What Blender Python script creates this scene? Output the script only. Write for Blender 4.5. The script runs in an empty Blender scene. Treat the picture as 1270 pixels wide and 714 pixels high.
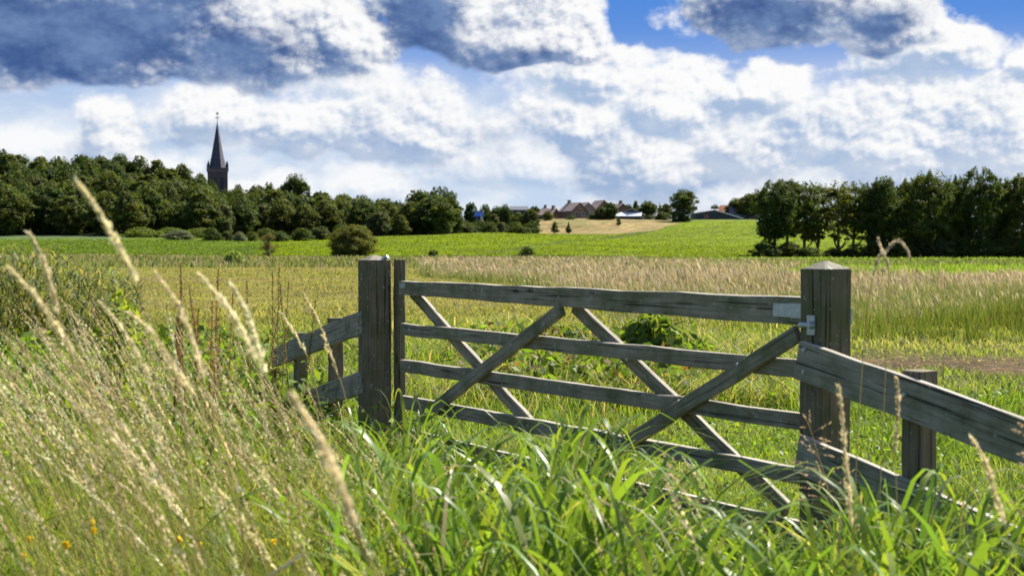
import bpy, bmesh, math, random
import numpy as np
from mathutils import Vector, Matrix

# ------------------------------------------------------------------ camera, world, sun, exposure
SC = bpy.context.scene
COL = SC.collection
F = 1764.0                       # focal length in pixels of the 1270-wide photograph (50 mm lens)
ZC = 1.48
PITCH = math.radians(1.656)
SUN_EL, SUN_AZ = math.radians(48), math.radians(50)      # azimuth clockwise from +Y (view direction)

cd = bpy.data.cameras.new('camera'); cam = bpy.data.objects.new('camera', cd); COL.objects.link(cam)
cam.location = (0, 0, ZC); cam.rotation_euler = (math.pi/2 - PITCH, 0, 0)
cd.lens = 50; cd.sensor_width = 36; cd.clip_start = 0.05; cd.clip_end = 9000
cd.dof.use_dof = True; cd.dof.focus_distance = 11.5; cd.dof.aperture_fstop = 4.8
SC.camera = cam
SC.view_settings.view_transform = 'Standard'; SC.view_settings.look = 'None'
SC.view_settings.exposure = 1.2; SC.view_settings.gamma = 1.0

def lin(r, g, b):
    f = lambda c: (c/255/12.92) if c/255 <= 0.04045 else ((c/255+0.055)/1.055)**2.4
    return (f(r), f(g), f(b))

sd = bpy.data.lights.new('sun', 'SUN'); sun = bpy.data.objects.new('sun', sd); COL.objects.link(sun)
sd.energy = 5.0; sd.angle = math.radians(0.53); sd.color = (1.0, 0.95, 0.87)
sdir = Vector((math.sin(SUN_AZ)*math.cos(SUN_EL), math.cos(SUN_AZ)*math.cos(SUN_EL), math.sin(SUN_EL)))
sun.rotation_euler = sdir.to_track_quat('Z', 'Y').to_euler()

W = bpy.data.worlds.new('World'); SC.world = W; W.use_nodes = True
WT = W.node_tree; WT.nodes.clear()
class E:                                     # a tiny expression builder over math nodes
    nt = WT
    def __init__(s, sock): s.s = sock
    @staticmethod
    def op(name, *a, clamp=False):
        n = E.nt.nodes.new('ShaderNodeMath'); n.operation = name; n.use_clamp = clamp
        for i, x in enumerate(a):
            if isinstance(x, E): E.nt.links.new(x.s, n.inputs[i])
            else: n.inputs[i].default_value = float(x)
        return E(n.outputs[0])
    def __add__(s, o): return E.op('ADD', s, o)
    __radd__ = __add__
    def __mul__(s, o): return E.op('MULTIPLY', s, o)
    __rmul__ = __mul__
    def __sub__(s, o): return E.op('SUBTRACT', s, o)
    def __rsub__(s, o): return E.op('SUBTRACT', o, s)
    def __truediv__(s, o): return E.op('DIVIDE', s, o)
def sstep(x, a, b):
    n = E.nt.nodes.new('ShaderNodeMapRange'); n.interpolation_type = 'SMOOTHSTEP'
    E.nt.links.new(x.s, n.inputs['Value']); n.inputs['From Min'].default_value = a; n.inputs['From Max'].default_value = b
    return E(n.outputs['Result'])
def xyz(x, y, z=0.0):
    n = E.nt.nodes.new('ShaderNodeCombineXYZ')
    for i, v in enumerate((x, y, z)):
        if isinstance(v, E): E.nt.links.new(v.s, n.inputs[i])
        else: n.inputs[i].default_value = v
    return n.outputs[0]
def noise(vec, scale, detail=4, rough=0.55, color=False):
    n = E.nt.nodes.new('ShaderNodeTexNoise'); n.noise_dimensions = '2D'
    n.inputs['Scale'].default_value = scale; n.inputs['Detail'].default_value = detail; n.inputs['Roughness'].default_value = rough
    E.nt.links.new(vec, n.inputs['Vector'])
    return n.outputs['Color'] if color else E(n.outputs['Fac'])
def voro(vec, scale, detail=2.0, rough=0.5):
    n = E.nt.nodes.new('ShaderNodeTexVoronoi'); n.voronoi_dimensions = '2D'; n.feature = 'F1'; n.normalize = True
    n.inputs['Scale'].default_value = scale; n.inputs['Detail'].default_value = detail; n.inputs['Roughness'].default_value = rough
    E.nt.links.new(vec, n.inputs['Vector'])
    return E(n.outputs['Distance'])
def mixc(f, a, b):
    n = E.nt.nodes.new('ShaderNodeMix'); n.data_type = 'RGBA'
    if isinstance(f, E): E.nt.links.new(f.s, n.inputs[0])
    else: n.inputs[0].default_value = f
    for k, v in ((6, a), (7, b)):
        if isinstance(v, (tuple, list)): n.inputs[k].default_value = (*v, 1)
        else: E.nt.links.new(v, n.inputs[k])
    return n.outputs[2]

tc = WT.nodes.new('ShaderNodeTexCoord')
sp = WT.nodes.new('ShaderNodeSeparateXYZ'); WT.links.new(tc.outputs['Generated'], sp.inputs[0])
X, Y, Z = (E(sp.outputs[i]) for i in range(3))
U = E.op('ARCTAN2', X, Y) * 17.64            # azimuth and elevation of the sky direction, in tenths of 3.25 degrees
V = E.op('ARCSINE', Z) * 17.64
# clouds as layers of cumulus, far ones first. Every cloud: centre azimuth, base elevation, half width,
# height above the base, depth below it, strength (azimuth/elevation unit: 1 = 3.25 degrees; horizon 0)
FAR = [
 ( 0.20, 0.95, 1.60, 0.50, 0.30, 0.90), (-3.10, 0.62, 0.90, 0.34, 0.25, 0.85), (-4.60, 0.85, 1.00, 0.36, 0.30, 0.80), (2.9, 0.50, 1.2, 0.50, 0.30, 0.95),
 (-1.7, 0.70, 0.80, 0.30, 0.25, 0.70), (4.7, 0.70, 1.3, 0.60, 0.4, 1.0), (6.2, 0.70, 1.0, 0.60, 0.4, 0.9), (1.35, 0.45, 0.6, 0.3, 0.2, 0.8), (-6.0, 1.15, 1.0, 0.35, 0.3, 0.8), (0.9, 2.05, 1.2, 0.4, 0.35, 0.85), (-2.0, 2.02, 0.9, 0.30, 0.25, 0.8),
]
MIDA = [
 (-1.25, 1.3, 1.05, 0.84, 0.39, 1.1), (-2.55, 1.42, 0.95, 0.52, 0.39, 0.95), (-3.65, 1.52, 0.8, 0.45, 0.35, 0.95), (-4.95, 1.25, 0.62, 0.5, 0.39, 0.95),
 (0.75, 1.48, 1.05, 0.52, 0.42, 0.85), (1.75, 0.9, 1.05, 0.71, 0.42, 1), (2.9, 1.12, 0.85, 0.71, 0.46, 1), (3.55, 1.3, 0.5, 0.45, 0.44, 0.85),
]
MIDB = [
 (2.1, 1.70, 0.8, 0.55, 0.53, 1), (4.55, 1.28, 1.35, 0.99, 0.7, 1.2), (5.95, 1.25, 1.1, 0.84, 0.79, 1.15), (3.05, 1.92, 0.75, 0.38, 0.39, 0.95), (5.1, 2.32, 1.05, 0.37, 0.28, 1), (0.85, 2.12, 0.8, 0.38, 0.3, 0.8), (6.35, 2.2, 0.3, 0.16, 0.18, 0.8),
]
TOP = [
 (-5.3, 2.36, 2.35, 1.9, 0.52, 1.55), (-3.2, 2.28, 1.30, 1.35, 0.40, 1.30), (-2.15, 2.42, 0.70, 0.80, 0.35, 1.0), (-0.80, 2.62, 0.95, 1.30, 0.34, 1.30), (0.36, 2.42, 0.85, 1.10, 0.26, 1.25),
 (3.20, 2.72, 1.35, 0.95, 0.34, 1.25), (4.40, 2.55, 0.98, 0.85, 0.26, 1.20),
]
# where the big clouds overhead turn their thick, unlit underside to us: azimuth, elevation, half width, half height, strength
UNDER = [
 (-5.35, 2.50, 2.5, 0.95, 1.30), (-3.35, 2.35, 1.35, 0.50, 1.00), (-4.2, 2.9, 1.2, 0.6, 1.0), (-1.05, 2.78, 0.85, 0.80, 1.25), (-0.1, 2.36, 0.85, 0.22, 0.95),
 (3.15, 2.82, 1.30, 0.52, 1.10), (4.35, 2.60, 0.95, 0.32, 1.00), (2.55, 2.62, 0.6, 0.35, 0.7), (-2.2, 2.25, 0.7, 0.2, 0.6),
]
def ellipses(u, v, table, split):
    d = None
    for row in table:
        u0, v0, a = row[:3]
        du = (u - u0) * (1.0/a)
        dv = v - v0
        dv = E.op('MAXIMUM', dv*(1.0/row[3]), dv*(-1.0/row[4])) if split else dv*(1.0/row[3])
        e = (1.0 - E.op('SQRT', du*du + dv*dv)) * row[-1]
        d = e if d is None else E.op('SMOOTH_MAX', d, e, 0.10)
    return d
def relief(u, v):
    puff = voro(xyz(u, v*1.3), 1.7, 3.0, 0.6)
    return (0.40 - puff)*1.15 + (noise(xyz(u, v*1.4), 1.3, 8, 0.60) - 0.5)*1.1
base = noise(xyz(U*0.9, V*1.2), 0.9, 3, 0.5, True)
s1 = WT.nodes.new('ShaderNodeSeparateXYZ'); WT.links.new(base, s1.inputs[0])
UW = U + (E(s1.outputs[0]) - 0.5) * 0.9
VW = V + (E(s1.outputs[1]) - 0.5) * 0.5
R0 = relief(U, V); R1 = relief(U + 0.05, V + 0.065)
fineR = R0 - R1
E_v = sstep(V, 0.0, 3.2)
blue = mixc(E_v, lin(206, 222, 243), lin(84, 142, 224))
high = noise(xyz(U*0.55, V*1.4), 1.2, 7, 0.6)
hazec = mixc(sstep(high, 0.36, 0.64), lin(198, 217, 240), lin(234, 241, 250))
sky = mixc((1.0 - sstep(V, 1.3, 2.7))*0.88, blue, hazec)
def layer(below, table, kr, soft, dark, lightc, gain, fine, under=None, mid=0.52, du=0.16, dv=0.20):
    d0 = ellipses(UW, VW, table, True)
    d1 = ellipses(UW + du, VW + dv, table, True)
    d = d0 + R0*kr
    cov = sstep(d, -0.04, soft)
    lit = E.op('ADD', (d0 - d1)*gain + fineR*fine, mid, clamp=True)
    edge = 1.0 - sstep(d, 0.05, 0.45)                # thin rims let the light through
    lit = E.op('ADD', lit, edge*0.26, clamp=True)
    pale = tuple(x + (0.93-x)*0.36 for x in dark)
    dk = mixc(sstep(R0*0.45 + 0.46 + (high-0.5)*1.0, 0.30, 0.78), dark, pale)
    c = mixc(sstep(lit, 0.16, 0.90), dk, lightc)
    if under is not None:
        w = sstep(ellipses(UW, VW, under, False) - R0*0.50 - fineR*0.30, -0.08, 0.72)
        du_ = mixc(sstep(R0*0.35 + fineR*0.25 + 0.5 + (high-0.5)*0.9, 0.25, 0.80), lin(66, 94, 148), lin(114, 142, 186))
        c = mixc(w, c, du_)
    return mixc(cov, below, c)
sky = layer(sky, FAR, 0.55, 0.34, lin(184, 205, 233), (0.97, 0.98, 1.0), 0.80, 0.8, None, 0.47)
sky = layer(sky, MIDA, 0.62, 0.30, lin(160, 184, 218), (1.0, 1.0, 1.0), 0.95, 1.2, None, 0.42)
sky = layer(sky, MIDB, 0.62, 0.24, lin(168, 191, 223), (1.0, 1.0, 1.0), 0.95, 1.4, None, 0.47)
skyc = layer(sky, TOP, 0.62, 0.26, lin(118, 146, 190), (1.0, 1.0, 1.0), 0.85, 1.4, UNDER, 0.50)
gl = sstep(Z, -0.02, 0.0)
sk = WT.nodes.new('ShaderNodeTexSky'); sk.sky_type = 'NISHITA'; sk.sun_disc = False
sk.sun_elevation = SUN_EL; sk.sun_rotation = SUN_AZ; sk.air_density = 1.0; sk.dust_density = 1.0
bg1 = WT.nodes.new('ShaderNodeBackground'); bg1.inputs['Strength'].default_value = 0.08
WT.links.new(sk.outputs[0], bg1.inputs['Color'])
bg2 = WT.nodes.new('ShaderNodeBackground'); bg2.inputs['Strength'].default_value = 0.425
WT.links.new(skyc, bg2.inputs['Color'])
mx = WT.nodes.new('ShaderNodeMixShader')
# the cloudy band lies over the lower sky; higher up the clear Nishita sky takes over
WT.links.new(sstep(V, 7.0, 3.6).s, mx.inputs[0])
WT.links.new(bg1.outputs[0], mx.inputs[1]); WT.links.new(bg2.outputs[0], mx.inputs[2])
wo = WT.nodes.new('ShaderNodeOutputWorld'); WT.links.new(mx.outputs[0], wo.inputs[0])
W.cycles.sampling_method = 'MANUAL'; W.cycles.sample_map_resolution = 512
SC.cycles.use_denoising = True
SC.cycles.max_bounces = 6; SC.cycles.diffuse_bounces = 2; SC.cycles.glossy_bounces = 2
SC.cycles.transmission_bounces = 4; SC.cycles.transparent_max_bounces = 4
# ------------------------------------------------------------------ END SKY
# ------------------------------------------------------------------ helpers
rng = np.random.default_rng(11)
CP, SP_ = math.cos(PITCH), math.sin(PITCH)
def at(px, py, y):
    """world point at depth y (metres ahead of the camera) seen at pixel px, py of the 1270 x 714 photograph"""
    a, b = (px-635)/F, (357-py)/F
    d = Vector((a, CP + b*SP_, -SP_ + b*CP))
    return Vector((0, 0, ZC)) + d*(y/d.y)
def xat(px, y): return (px-635)/F*y

def new_mesh(name, verts, quads=None, tris=None, col=None, smooth=False):
    me = bpy.data.meshes.new(name)
    verts = np.asarray(verts, np.float32).reshape(-1, 3)
    q = np.zeros((0, 4), np.int32) if quads is None else np.asarray(quads, np.int32).reshape(-1, 4)
    t = np.zeros((0, 3), np.int32) if tris is None else np.asarray(tris, np.int32).reshape(-1, 3)
    me.vertices.add(len(verts)); me.vertices.foreach_set('co', verts.ravel())
    loops = np.concatenate([q.ravel(), t.ravel()])
    me.loops.add(len(loops)); me.loops.foreach_set('vertex_index', loops)
    n = len(q) + len(t)
    st = np.concatenate([np.arange(len(q))*4, len(q)*4 + np.arange(len(t))*3]).astype(np.int32)
    me.polygons.add(n); me.polygons.foreach_set('loop_start', st)
    if smooth: me.polygons.foreach_set('use_smooth', np.ones(n, bool))
    me.update(calc_edges=True)
    if col is not None:
        c = np.ones((len(verts), 4), np.float32); c[:, :3] = col
        at_ = me.attributes.new('Col', 'FLOAT_COLOR', 'POINT'); at_.data.foreach_set('color', c.ravel())
    return me
def link(name, me, mat=None, parent=None, loc=None):
    o = bpy.data.objects.new(name, me); COL.objects.link(o)
    if mat is not None: me.materials.append(mat)
    if parent is not None: o.parent = parent
    if loc is not None: o.location = loc
    return o
def empty(name, loc, rz=0.0):
    o = bpy.data.objects.new(name, None); COL.objects.link(o); o.location = loc; o.rotation_euler = (0, 0, rz)
    o.empty_display_size = 0.2
    return o
def tag(o, label=None, cat=None, group=None, kind=None):
    if label: o['label'] = label
    if cat: o['category'] = cat
    if group: o['group'] = group
    if kind: o['kind'] = kind
    return o
def copy_tree(o, parent=None):
    c = o.copy(); COL.objects.link(c)
    if parent is not None: c.parent = parent
    for ch in o.children: copy_tree(ch, c)
    return c

# ------------------------------------------------------------------ materials
def mat_new(name):
    m = bpy.data.materials.new(name); m.use_nodes = True
    nt = m.node_tree; b = nt.nodes['Principled BSDF']
    return m, nt, b
def leaf_mat(name, trans=0.45, rough=0.5, spec=0.3, tint=(1.15, 1.25, 0.55), gain=1.0):
    m, nt, b = mat_new(name)
    a = nt.nodes.new('ShaderNodeAttribute'); a.attribute_name = 'Col'
    col = a.outputs['Color']
    if gain != 1.0:
        g = nt.nodes.new('ShaderNodeVectorMath'); g.operation = 'SCALE'; g.inputs['Scale'].default_value = gain
        nt.links.new(col, g.inputs[0]); col = g.outputs[0]
    nt.links.new(col, b.inputs['Base Color'])
    b.inputs['Roughness'].default_value = rough; b.inputs['Specular IOR Level'].default_value = spec
    v = nt.nodes.new('ShaderNodeVectorMath'); v.operation = 'MULTIPLY'; v.inputs[1].default_value = tint
    nt.links.new(col, v.inputs[0])
    t = nt.nodes.new('ShaderNodeBsdfTranslucent'); nt.links.new(v.outputs[0], t.inputs['Color'])
    x = nt.nodes.new('ShaderNodeMixShader'); x.inputs[0].default_value = trans
    nt.links.new(b.outputs[0], x.inputs[1]); nt.links.new(t.outputs[0], x.inputs[2])
    nt.links.new(x.outputs[0], nt.nodes['Material Output'].inputs['Surface'])
    return m
def tex_noise(nt, vec, scale, detail=5, rough=0.6):
    n = nt.nodes.new('ShaderNodeTexNoise'); n.inputs['Scale'].default_value = scale
    n.inputs['Detail'].default_value = detail; n.inputs['Roughness'].default_value = rough
    nt.links.new(vec, n.inputs['Vector']); return n.outputs['Fac']
def ramp(nt, fac, stops):
    r = nt.nodes.new('ShaderNodeValToRGB'); nt.links.new(fac, r.inputs[0])
    while len(r.color_ramp.elements) < len(stops): r.color_ramp.elements.new(0.5)
    for e, (p, c) in zip(r.color_ramp.elements, stops): e.position = p; e.color = (*c, 1)
    return r.outputs['Color']
def mixn(nt, fac, a, b, mode='MIX'):
    n = nt.nodes.new('ShaderNodeMix'); n.data_type = 'RGBA'; n.blend_type = mode
    for k, v in ((0, fac), (6, a), (7, b)):
        if hasattr(v, 'links'): nt.links.new(v, n.inputs[k])
        elif isinstance(v, (tuple, list)): n.inputs[k].default_value = (*v, 1)
        else: n.inputs[k].default_value = v
    return n.outputs[2]
def wood_mat(name, a, b, c, algae=0.5, seed=0.0):
    """weathered timber: grain along the member's own X axis, checks, algae stains"""
    m, nt, bs = mat_new(name)
    tc = nt.nodes.new('ShaderNodeTexCoord')
    oi = nt.nodes.new('ShaderNodeObjectInfo')
    ad = nt.nodes.new('ShaderNodeVectorMath'); ad.operation = 'ADD'
    sc = nt.nodes.new('ShaderNodeVectorMath'); sc.operation = 'SCALE'; sc.inputs[0].default_value = (37, 11, 23)
    nt.links.new(oi.outputs['Random'], sc.inputs['Scale'])
    nt.links.new(tc.outputs['Object'], ad.inputs[0]); nt.links.new(sc.outputs[0], ad.inputs[1])
    mp = nt.nodes.new('ShaderNodeMapping'); mp.inputs['Scale'].default_value = (1.6, 34, 34)
    nt.links.new(ad.outputs[0], mp.inputs['Vector'])
    grain = tex_noise(nt, mp.outputs[0], 2.0, 8, 0.65)
    mp2 = nt.nodes.new('ShaderNodeMapping'); mp2.inputs['Scale'].default_value = (1.0, 60, 60)
    nt.links.new(ad.outputs[0], mp2.inputs['Vector'])
    crack = tex_noise(nt, mp2.outputs[0], 1.3, 3, 0.5)
    blot = tex_noise(nt, ad.outputs[0], 5.5, 6, 0.65)
    col = ramp(nt, grain, [(0.28, a), (0.52, b), (0.75, c)])
    g = ramp(nt, blot, [(0.42, (0, 0, 0)), (0.66, (1, 1, 1))])
    gm = nt.nodes.new('ShaderNodeMath'); gm.operation = 'MULTIPLY'; gm.inputs[1].default_value = algae
    nt.links.new(g, gm.inputs[0])
    col = mixn(nt, gm.outputs[0], col, (0.085, 0.10, 0.030))
    ck = ramp(nt, crack, [(0.33, (0.22, 0.22, 0.22)), (0.40, (1, 1, 1))])
    col = mixn(nt, 1.0, col, ck, 'MULTIPLY')
    # pale lichen spots and a few dark knots
    li = ramp(nt, tex_noise(nt, ad.outputs[0], 26.0, 3, 0.6), [(0.64, (0, 0, 0)), (0.70, (0.75, 0.75, 0.75))])
    col = mixn(nt, li, col, (0.34, 0.36, 0.28))
    kv = nt.nodes.new('ShaderNodeTexVoronoi'); kv.inputs['Scale'].default_value = 1.0
    mp3 = nt.nodes.new('ShaderNodeMapping'); mp3.inputs['Scale'].default_value = (2.6, 9.0, 9.0)
    nt.links.new(ad.outputs[0], mp3.inputs['Vector']); nt.links.new(mp3.outputs[0], kv.inputs['Vector'])
    kn = ramp(nt, kv.outputs['Distance'], [(0.06, (0.30, 0.26, 0.22)), (0.13, (1, 1, 1))])
    col = mixn(nt, 1.0, col, kn, 'MULTIPLY')
    nt.links.new(col, bs.inputs['Base Color'])
    bs.inputs['Roughness'].default_value = 0.82; bs.inputs['Specular IOR Level'].default_value = 0.25
    bp = nt.nodes.new('ShaderNodeBump'); bp.inputs['Strength'].default_value = 0.5; bp.inputs['Distance'].default_value = 0.004
    nt.links.new(grain, bp.inputs['Height']); nt.links.new(bp.outputs[0], bs.inputs['Normal'])
    return m
def plain_mat(name, col, rough=0.8, var=0.25, scale=3.0, metal=0.0, bump=0.0):
    m, nt, bs = mat_new(name)
    tc = nt.nodes.new('ShaderNodeTexCoord')
    n = tex_noise(nt, tc.outputs['Object'], scale, 6, 0.65)
    lo = tuple(c*(1-var) for c in col); hi = tuple(min(1, c*(1+var)) for c in col)
    nt.links.new(ramp(nt, n, [(0.3, lo), (0.7, hi)]), bs.inputs['Base Color'])
    bs.inputs['Roughness'].default_value = rough; bs.inputs['Metallic'].default_value = metal
    if bump:
        bp = nt.nodes.new('ShaderNodeBump'); bp.inputs['Strength'].default_value = bump; bp.inputs['Distance'].default_value = 0.02
        nt.links.new(n, bp.inputs['Height']); nt.links.new(bp.outputs[0], bs.inputs['Normal'])
    return m
def brick_mat(name, c1, c2, mortar, scale):
    m, nt, bs = mat_new(name)
    tc = nt.nodes.new('ShaderNodeTexCoord')
    br = nt.nodes.new('ShaderNodeTexBrick'); br.inputs['Scale'].default_value = scale
    br.inputs['Color1'].default_value = (*c1, 1); br.inputs['Color2'].default_value = (*c2, 1); br.inputs['Mortar'].default_value = (*mortar, 1)
    nt.links.new(tc.outputs['Object'], br.inputs['Vector'])
    nz = tex_noise(nt, tc.outputs['Object'], 0.7, 6, 0.7)
    col = mixn(nt, 1.0, br.outputs['Color'], ramp(nt, nz, [(0.3, (0.6, 0.6, 0.6)), (0.7, (1.15, 1.1, 1.1))]), 'MULTIPLY')
    nt.links.new(col, bs.inputs['Base Color']); bs.inputs['Roughness'].default_value = 0.9
    return m
def tile_mat(name, c1, c2):
    m, nt, bs = mat_new(name)
    tc = nt.nodes.new('ShaderNodeTexCoord')
    wv = nt.nodes.new('ShaderNodeTexWave'); wv.bands_direction = 'Z'; wv.inputs['Scale'].default_value = 2.2; wv.inputs['Distortion'].default_value = 0.6
    nt.links.new(tc.outputs['Object'], wv.inputs['Vector'])
    nz = tex_noise(nt, tc.outputs['Object'], 0.9, 7, 0.7)
    nt.links.new(ramp(nt, nz, [(0.3, c1), (0.7, c2)]), bs.inputs['Base Color']); bs.inputs['Roughness'].default_value = 0.75
    bp = nt.nodes.new('ShaderNodeBump'); bp.inputs['Strength'].default_value = 0.6; bp.inputs['Distance'].default_value = 0.05
    nt.links.new(wv.outputs['Fac'], bp.inputs['Height']); nt.links.new(bp.outputs[0], bs.inputs['Normal'])
    return m

M = {}
M['gate_wood'] = wood_mat('weathered_gate_wood', (0.160, 0.133, 0.092), (0.275, 0.238, 0.172), (0.39, 0.35, 0.275), 0.74)
M['post_wood'] = wood_mat('dark_post_wood', (0.095, 0.073, 0.046), (0.170, 0.134, 0.088), (0.26, 0.215, 0.15), 0.72)
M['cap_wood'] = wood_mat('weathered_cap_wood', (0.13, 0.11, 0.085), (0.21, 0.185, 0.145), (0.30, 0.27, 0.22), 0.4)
M['edge_wood'] = wood_mat('bleached_sunlit_edge_wood', (0.24, 0.21, 0.165), (0.37, 0.33, 0.27), (0.50, 0.46, 0.39), 0.2)  # bleached timber, painted paler still for the sunlight on upper edges
M['rail_wood'] = wood_mat('grey_rail_wood', (0.18, 0.158, 0.118), (0.295, 0.265, 0.205), (0.40, 0.37, 0.30), 0.68)
M['steel'] = plain_mat('galvanised_steel', (0.42, 0.47, 0.50), 0.45, 0.2, 40, 0.85)
M['leaf'] = leaf_mat('tree_leaves', 0.50, 0.6, 0.15, tint=(1.35, 1.2, 0.40), gain=1.22)
M['grass'] = leaf_mat('grass_blades', 0.55, 0.5, 0.18, tint=(1.25, 1.2, 0.45), gain=1.5)
M['broad'] = leaf_mat('broad_blades', 0.50, 0.38, 0.30, tint=(1.3, 1.25, 0.4), gain=1.6)
M['seed'] = leaf_mat('dry_seed_heads', 0.45, 0.7, 0.15, tint=(1.06, 1.03, 0.88), gain=1.32)
M['petal'] = leaf_mat('flower_petals', 0.3, 0.6, 0.2, tint=(1, 1, 0.6))
M['bark'] = plain_mat('tree_bark', (0.085, 0.070, 0.052), 0.9, 0.4, 5, 0, 0.6)

# ------------------------------------------------------------------ ground: one sheet, flat meadow rising to the hill behind
PXC = np.array([-900, -100, 0, 150, 262, 365, 450, 520, 600, 660, 700, 760, 830, 940, 1040, 1270, 1420, 2200], float)
DPT = np.array([0, 110, 170, 240, 300, 360, 390, 420, 480, 600, 1000, 4000], float)
HT = np.array([
 # 0 110  170  240  300  360   390   420   480   600  1000  4000      column
 [0, 0, 0.8, 2.2, 3.7, 9.0, 12.0, 15.0, 21.0, 25.0, 25, 20],   # -900
 [0, 0, 0.8, 2.2, 3.7, 9.0, 12.0, 15.0, 21.0, 25.0, 25, 20],   # -100
 [0, 0, 0.8, 2.2, 3.7, 9.0, 12.0, 15.0, 21.0, 24.0, 24, 20],   # 0
 [0, 0, 0.7, 2.2, 3.7, 9.0, 12.0, 15.0, 20.5, 23.0, 23, 20],   # 150
 [0, 0, 0.6, 2.1, 3.5, 5.5, 6.8, 8.0, 9.5, 12.0, 14, 14],      # 262
 [0, 0, 0.5, 1.7, 3.1, 5.0, 6.4, 8.0, 9.0, 9.5, 10, 10],       # 365
 [0, 0, 0.5, 2.2, 3.6, 4.3, 4.4, 4.6, 5.0, 6.0, 7, 7],         # 450
 [0, 0, 0.5, 2.4, 3.8, 4.6, 5.0, 5.5, 6.0, 7.0, 8, 8],         # 520
 [0, 0, 0.5, 2.4, 3.9, 5.6, 7.2, 8.9, 9.5, 9.6, 10, 10],       # 600
 [0, 0, 0.5, 2.4, 3.8, 5.0, 8.0, 9.5, 9.8, 9.9, 10, 10],       # 660
 [0, 0, 0.5, 2.3, 3.6, 4.9, 8.8, 10.0, 10.2, 10.2, 10, 10],    # 700
 [0, 0, 0.4, 2.0, 3.2, 4.9, 8.4, 10.0, 10.3, 10.3, 10, 10],    # 760
 [0, 0, 0.2, 1.6, 3.5, 6.2, 7.9, 9.6, 10.4, 10.4, 10, 10],     # 830
 [0, 0, 0.1, 1.7, 4.0, 6.8, 8.2, 9.6, 10.4, 10.4, 10, 10],     # 940
 [0, 0, 0.0, 1.5, 3.8, 6.6, 8.0, 9.2, 10.0, 10.0, 10, 10],     # 1040
 [0, 0, 0.0, 0.8, 2.0, 3.5, 4.2, 5.0, 5.8, 6.0, 6, 6],         # 1270
 [0, 0, 0.0, 0.8, 2.0, 3.5, 4.2, 5.0, 5.8, 6.0, 6, 6],         # 1420
 [0, 0, 0.0, 0.8, 2.0, 3.5, 4.2, 5.0, 5.8, 6.0, 6, 6]], float) # 2200
gx = np.linspace(-900, 2200, 311); gd = np.arange(0, 1001, 5.0)
tmp = np.array([np.interp(gd, DPT, row) for row in HT])
HG = np.array([np.interp(gx, PXC, tmp[:, j]) for j in range(len(gd))]).T            # [px, d]
kx = np.exp(-0.5*(np.arange(-4, 5)/2.0)**2); kx /= kx.sum()
kd = np.exp(-0.5*(np.arange(-3, 4)/1.4)**2); kd /= kd.sum()
HG = np.apply_along_axis(lambda r: np.convolve(np.pad(r, 4, 'edge'), kx, 'valid'), 0, HG)
HG = np.apply_along_axis(lambda r: np.convolve(np.pad(r, 3, 'edge'), kd, 'valid'), 1, HG)
def vnoise(x, y, s=1.0, seed=0):
    """smooth value noise in numpy, about 0..1"""
    x = np.asarray(x, float)/s; y = np.asarray(y, float)/s
    xi = np.floor(x).astype(np.int64); yi = np.floor(y).astype(np.int64); fx = x-xi; fy = y-yi
    fx = fx*fx*(3-2*fx); fy = fy*fy*(3-2*fy)
    def h(a, b):
        n = (a*374761393 + b*668265263 + seed*69069 + 12345) & 0x7fffffff
        n = ((n ^ (n >> 13))*1274126177) & 0x7fffffff
        return ((n ^ (n >> 16)) & 0xffff)/65535.0
    return (h(xi, yi)*(1-fx)+h(xi+1, yi)*fx)*(1-fy) + (h(xi, yi+1)*(1-fx)+h(xi+1, yi+1)*fx)*fy
def fbm(x, y, s, seed=0): return (vnoise(x, y, s, seed)*0.5 + vnoise(x, y, s*0.47, seed+1)*0.3 + vnoise(x, y, s*0.21, seed+2)*0.2)
def hgt(x, y):
    """ground height at world x, y (arrays)"""
    x = np.asarray(x, float); y = np.asarray(y, float)
    d = np.clip(y, 0, 999.0); px = np.clip(635 + F*x/np.maximum(y, 1e-3), -899, 2199)
    px = np.where(y <= 0.5, 635, px)
    i = (px+900)/10.0; j = d/5.0
    i0 = np.clip(np.floor(i).astype(int), 0, len(gx)-2); j0 = np.clip(np.floor(j).astype(int), 0, len(gd)-2)
    fi = i-i0; fj = j-j0
    h = (HG[i0, j0]*(1-fi)+HG[i0+1, j0]*fi)*(1-fj) + (HG[i0, j0+1]*(1-fi)+HG[i0+1, j0+1]*fi)*fj
    return h + (fbm(x, y, 7.0, 5)-0.5)*0.05*np.clip(y/8.0, 0, 1)*np.clip(1.5-y/400, 0.2, 1)
def gz(x, y): return float(hgt(np.array([x]), np.array([y]))[0])

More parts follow.
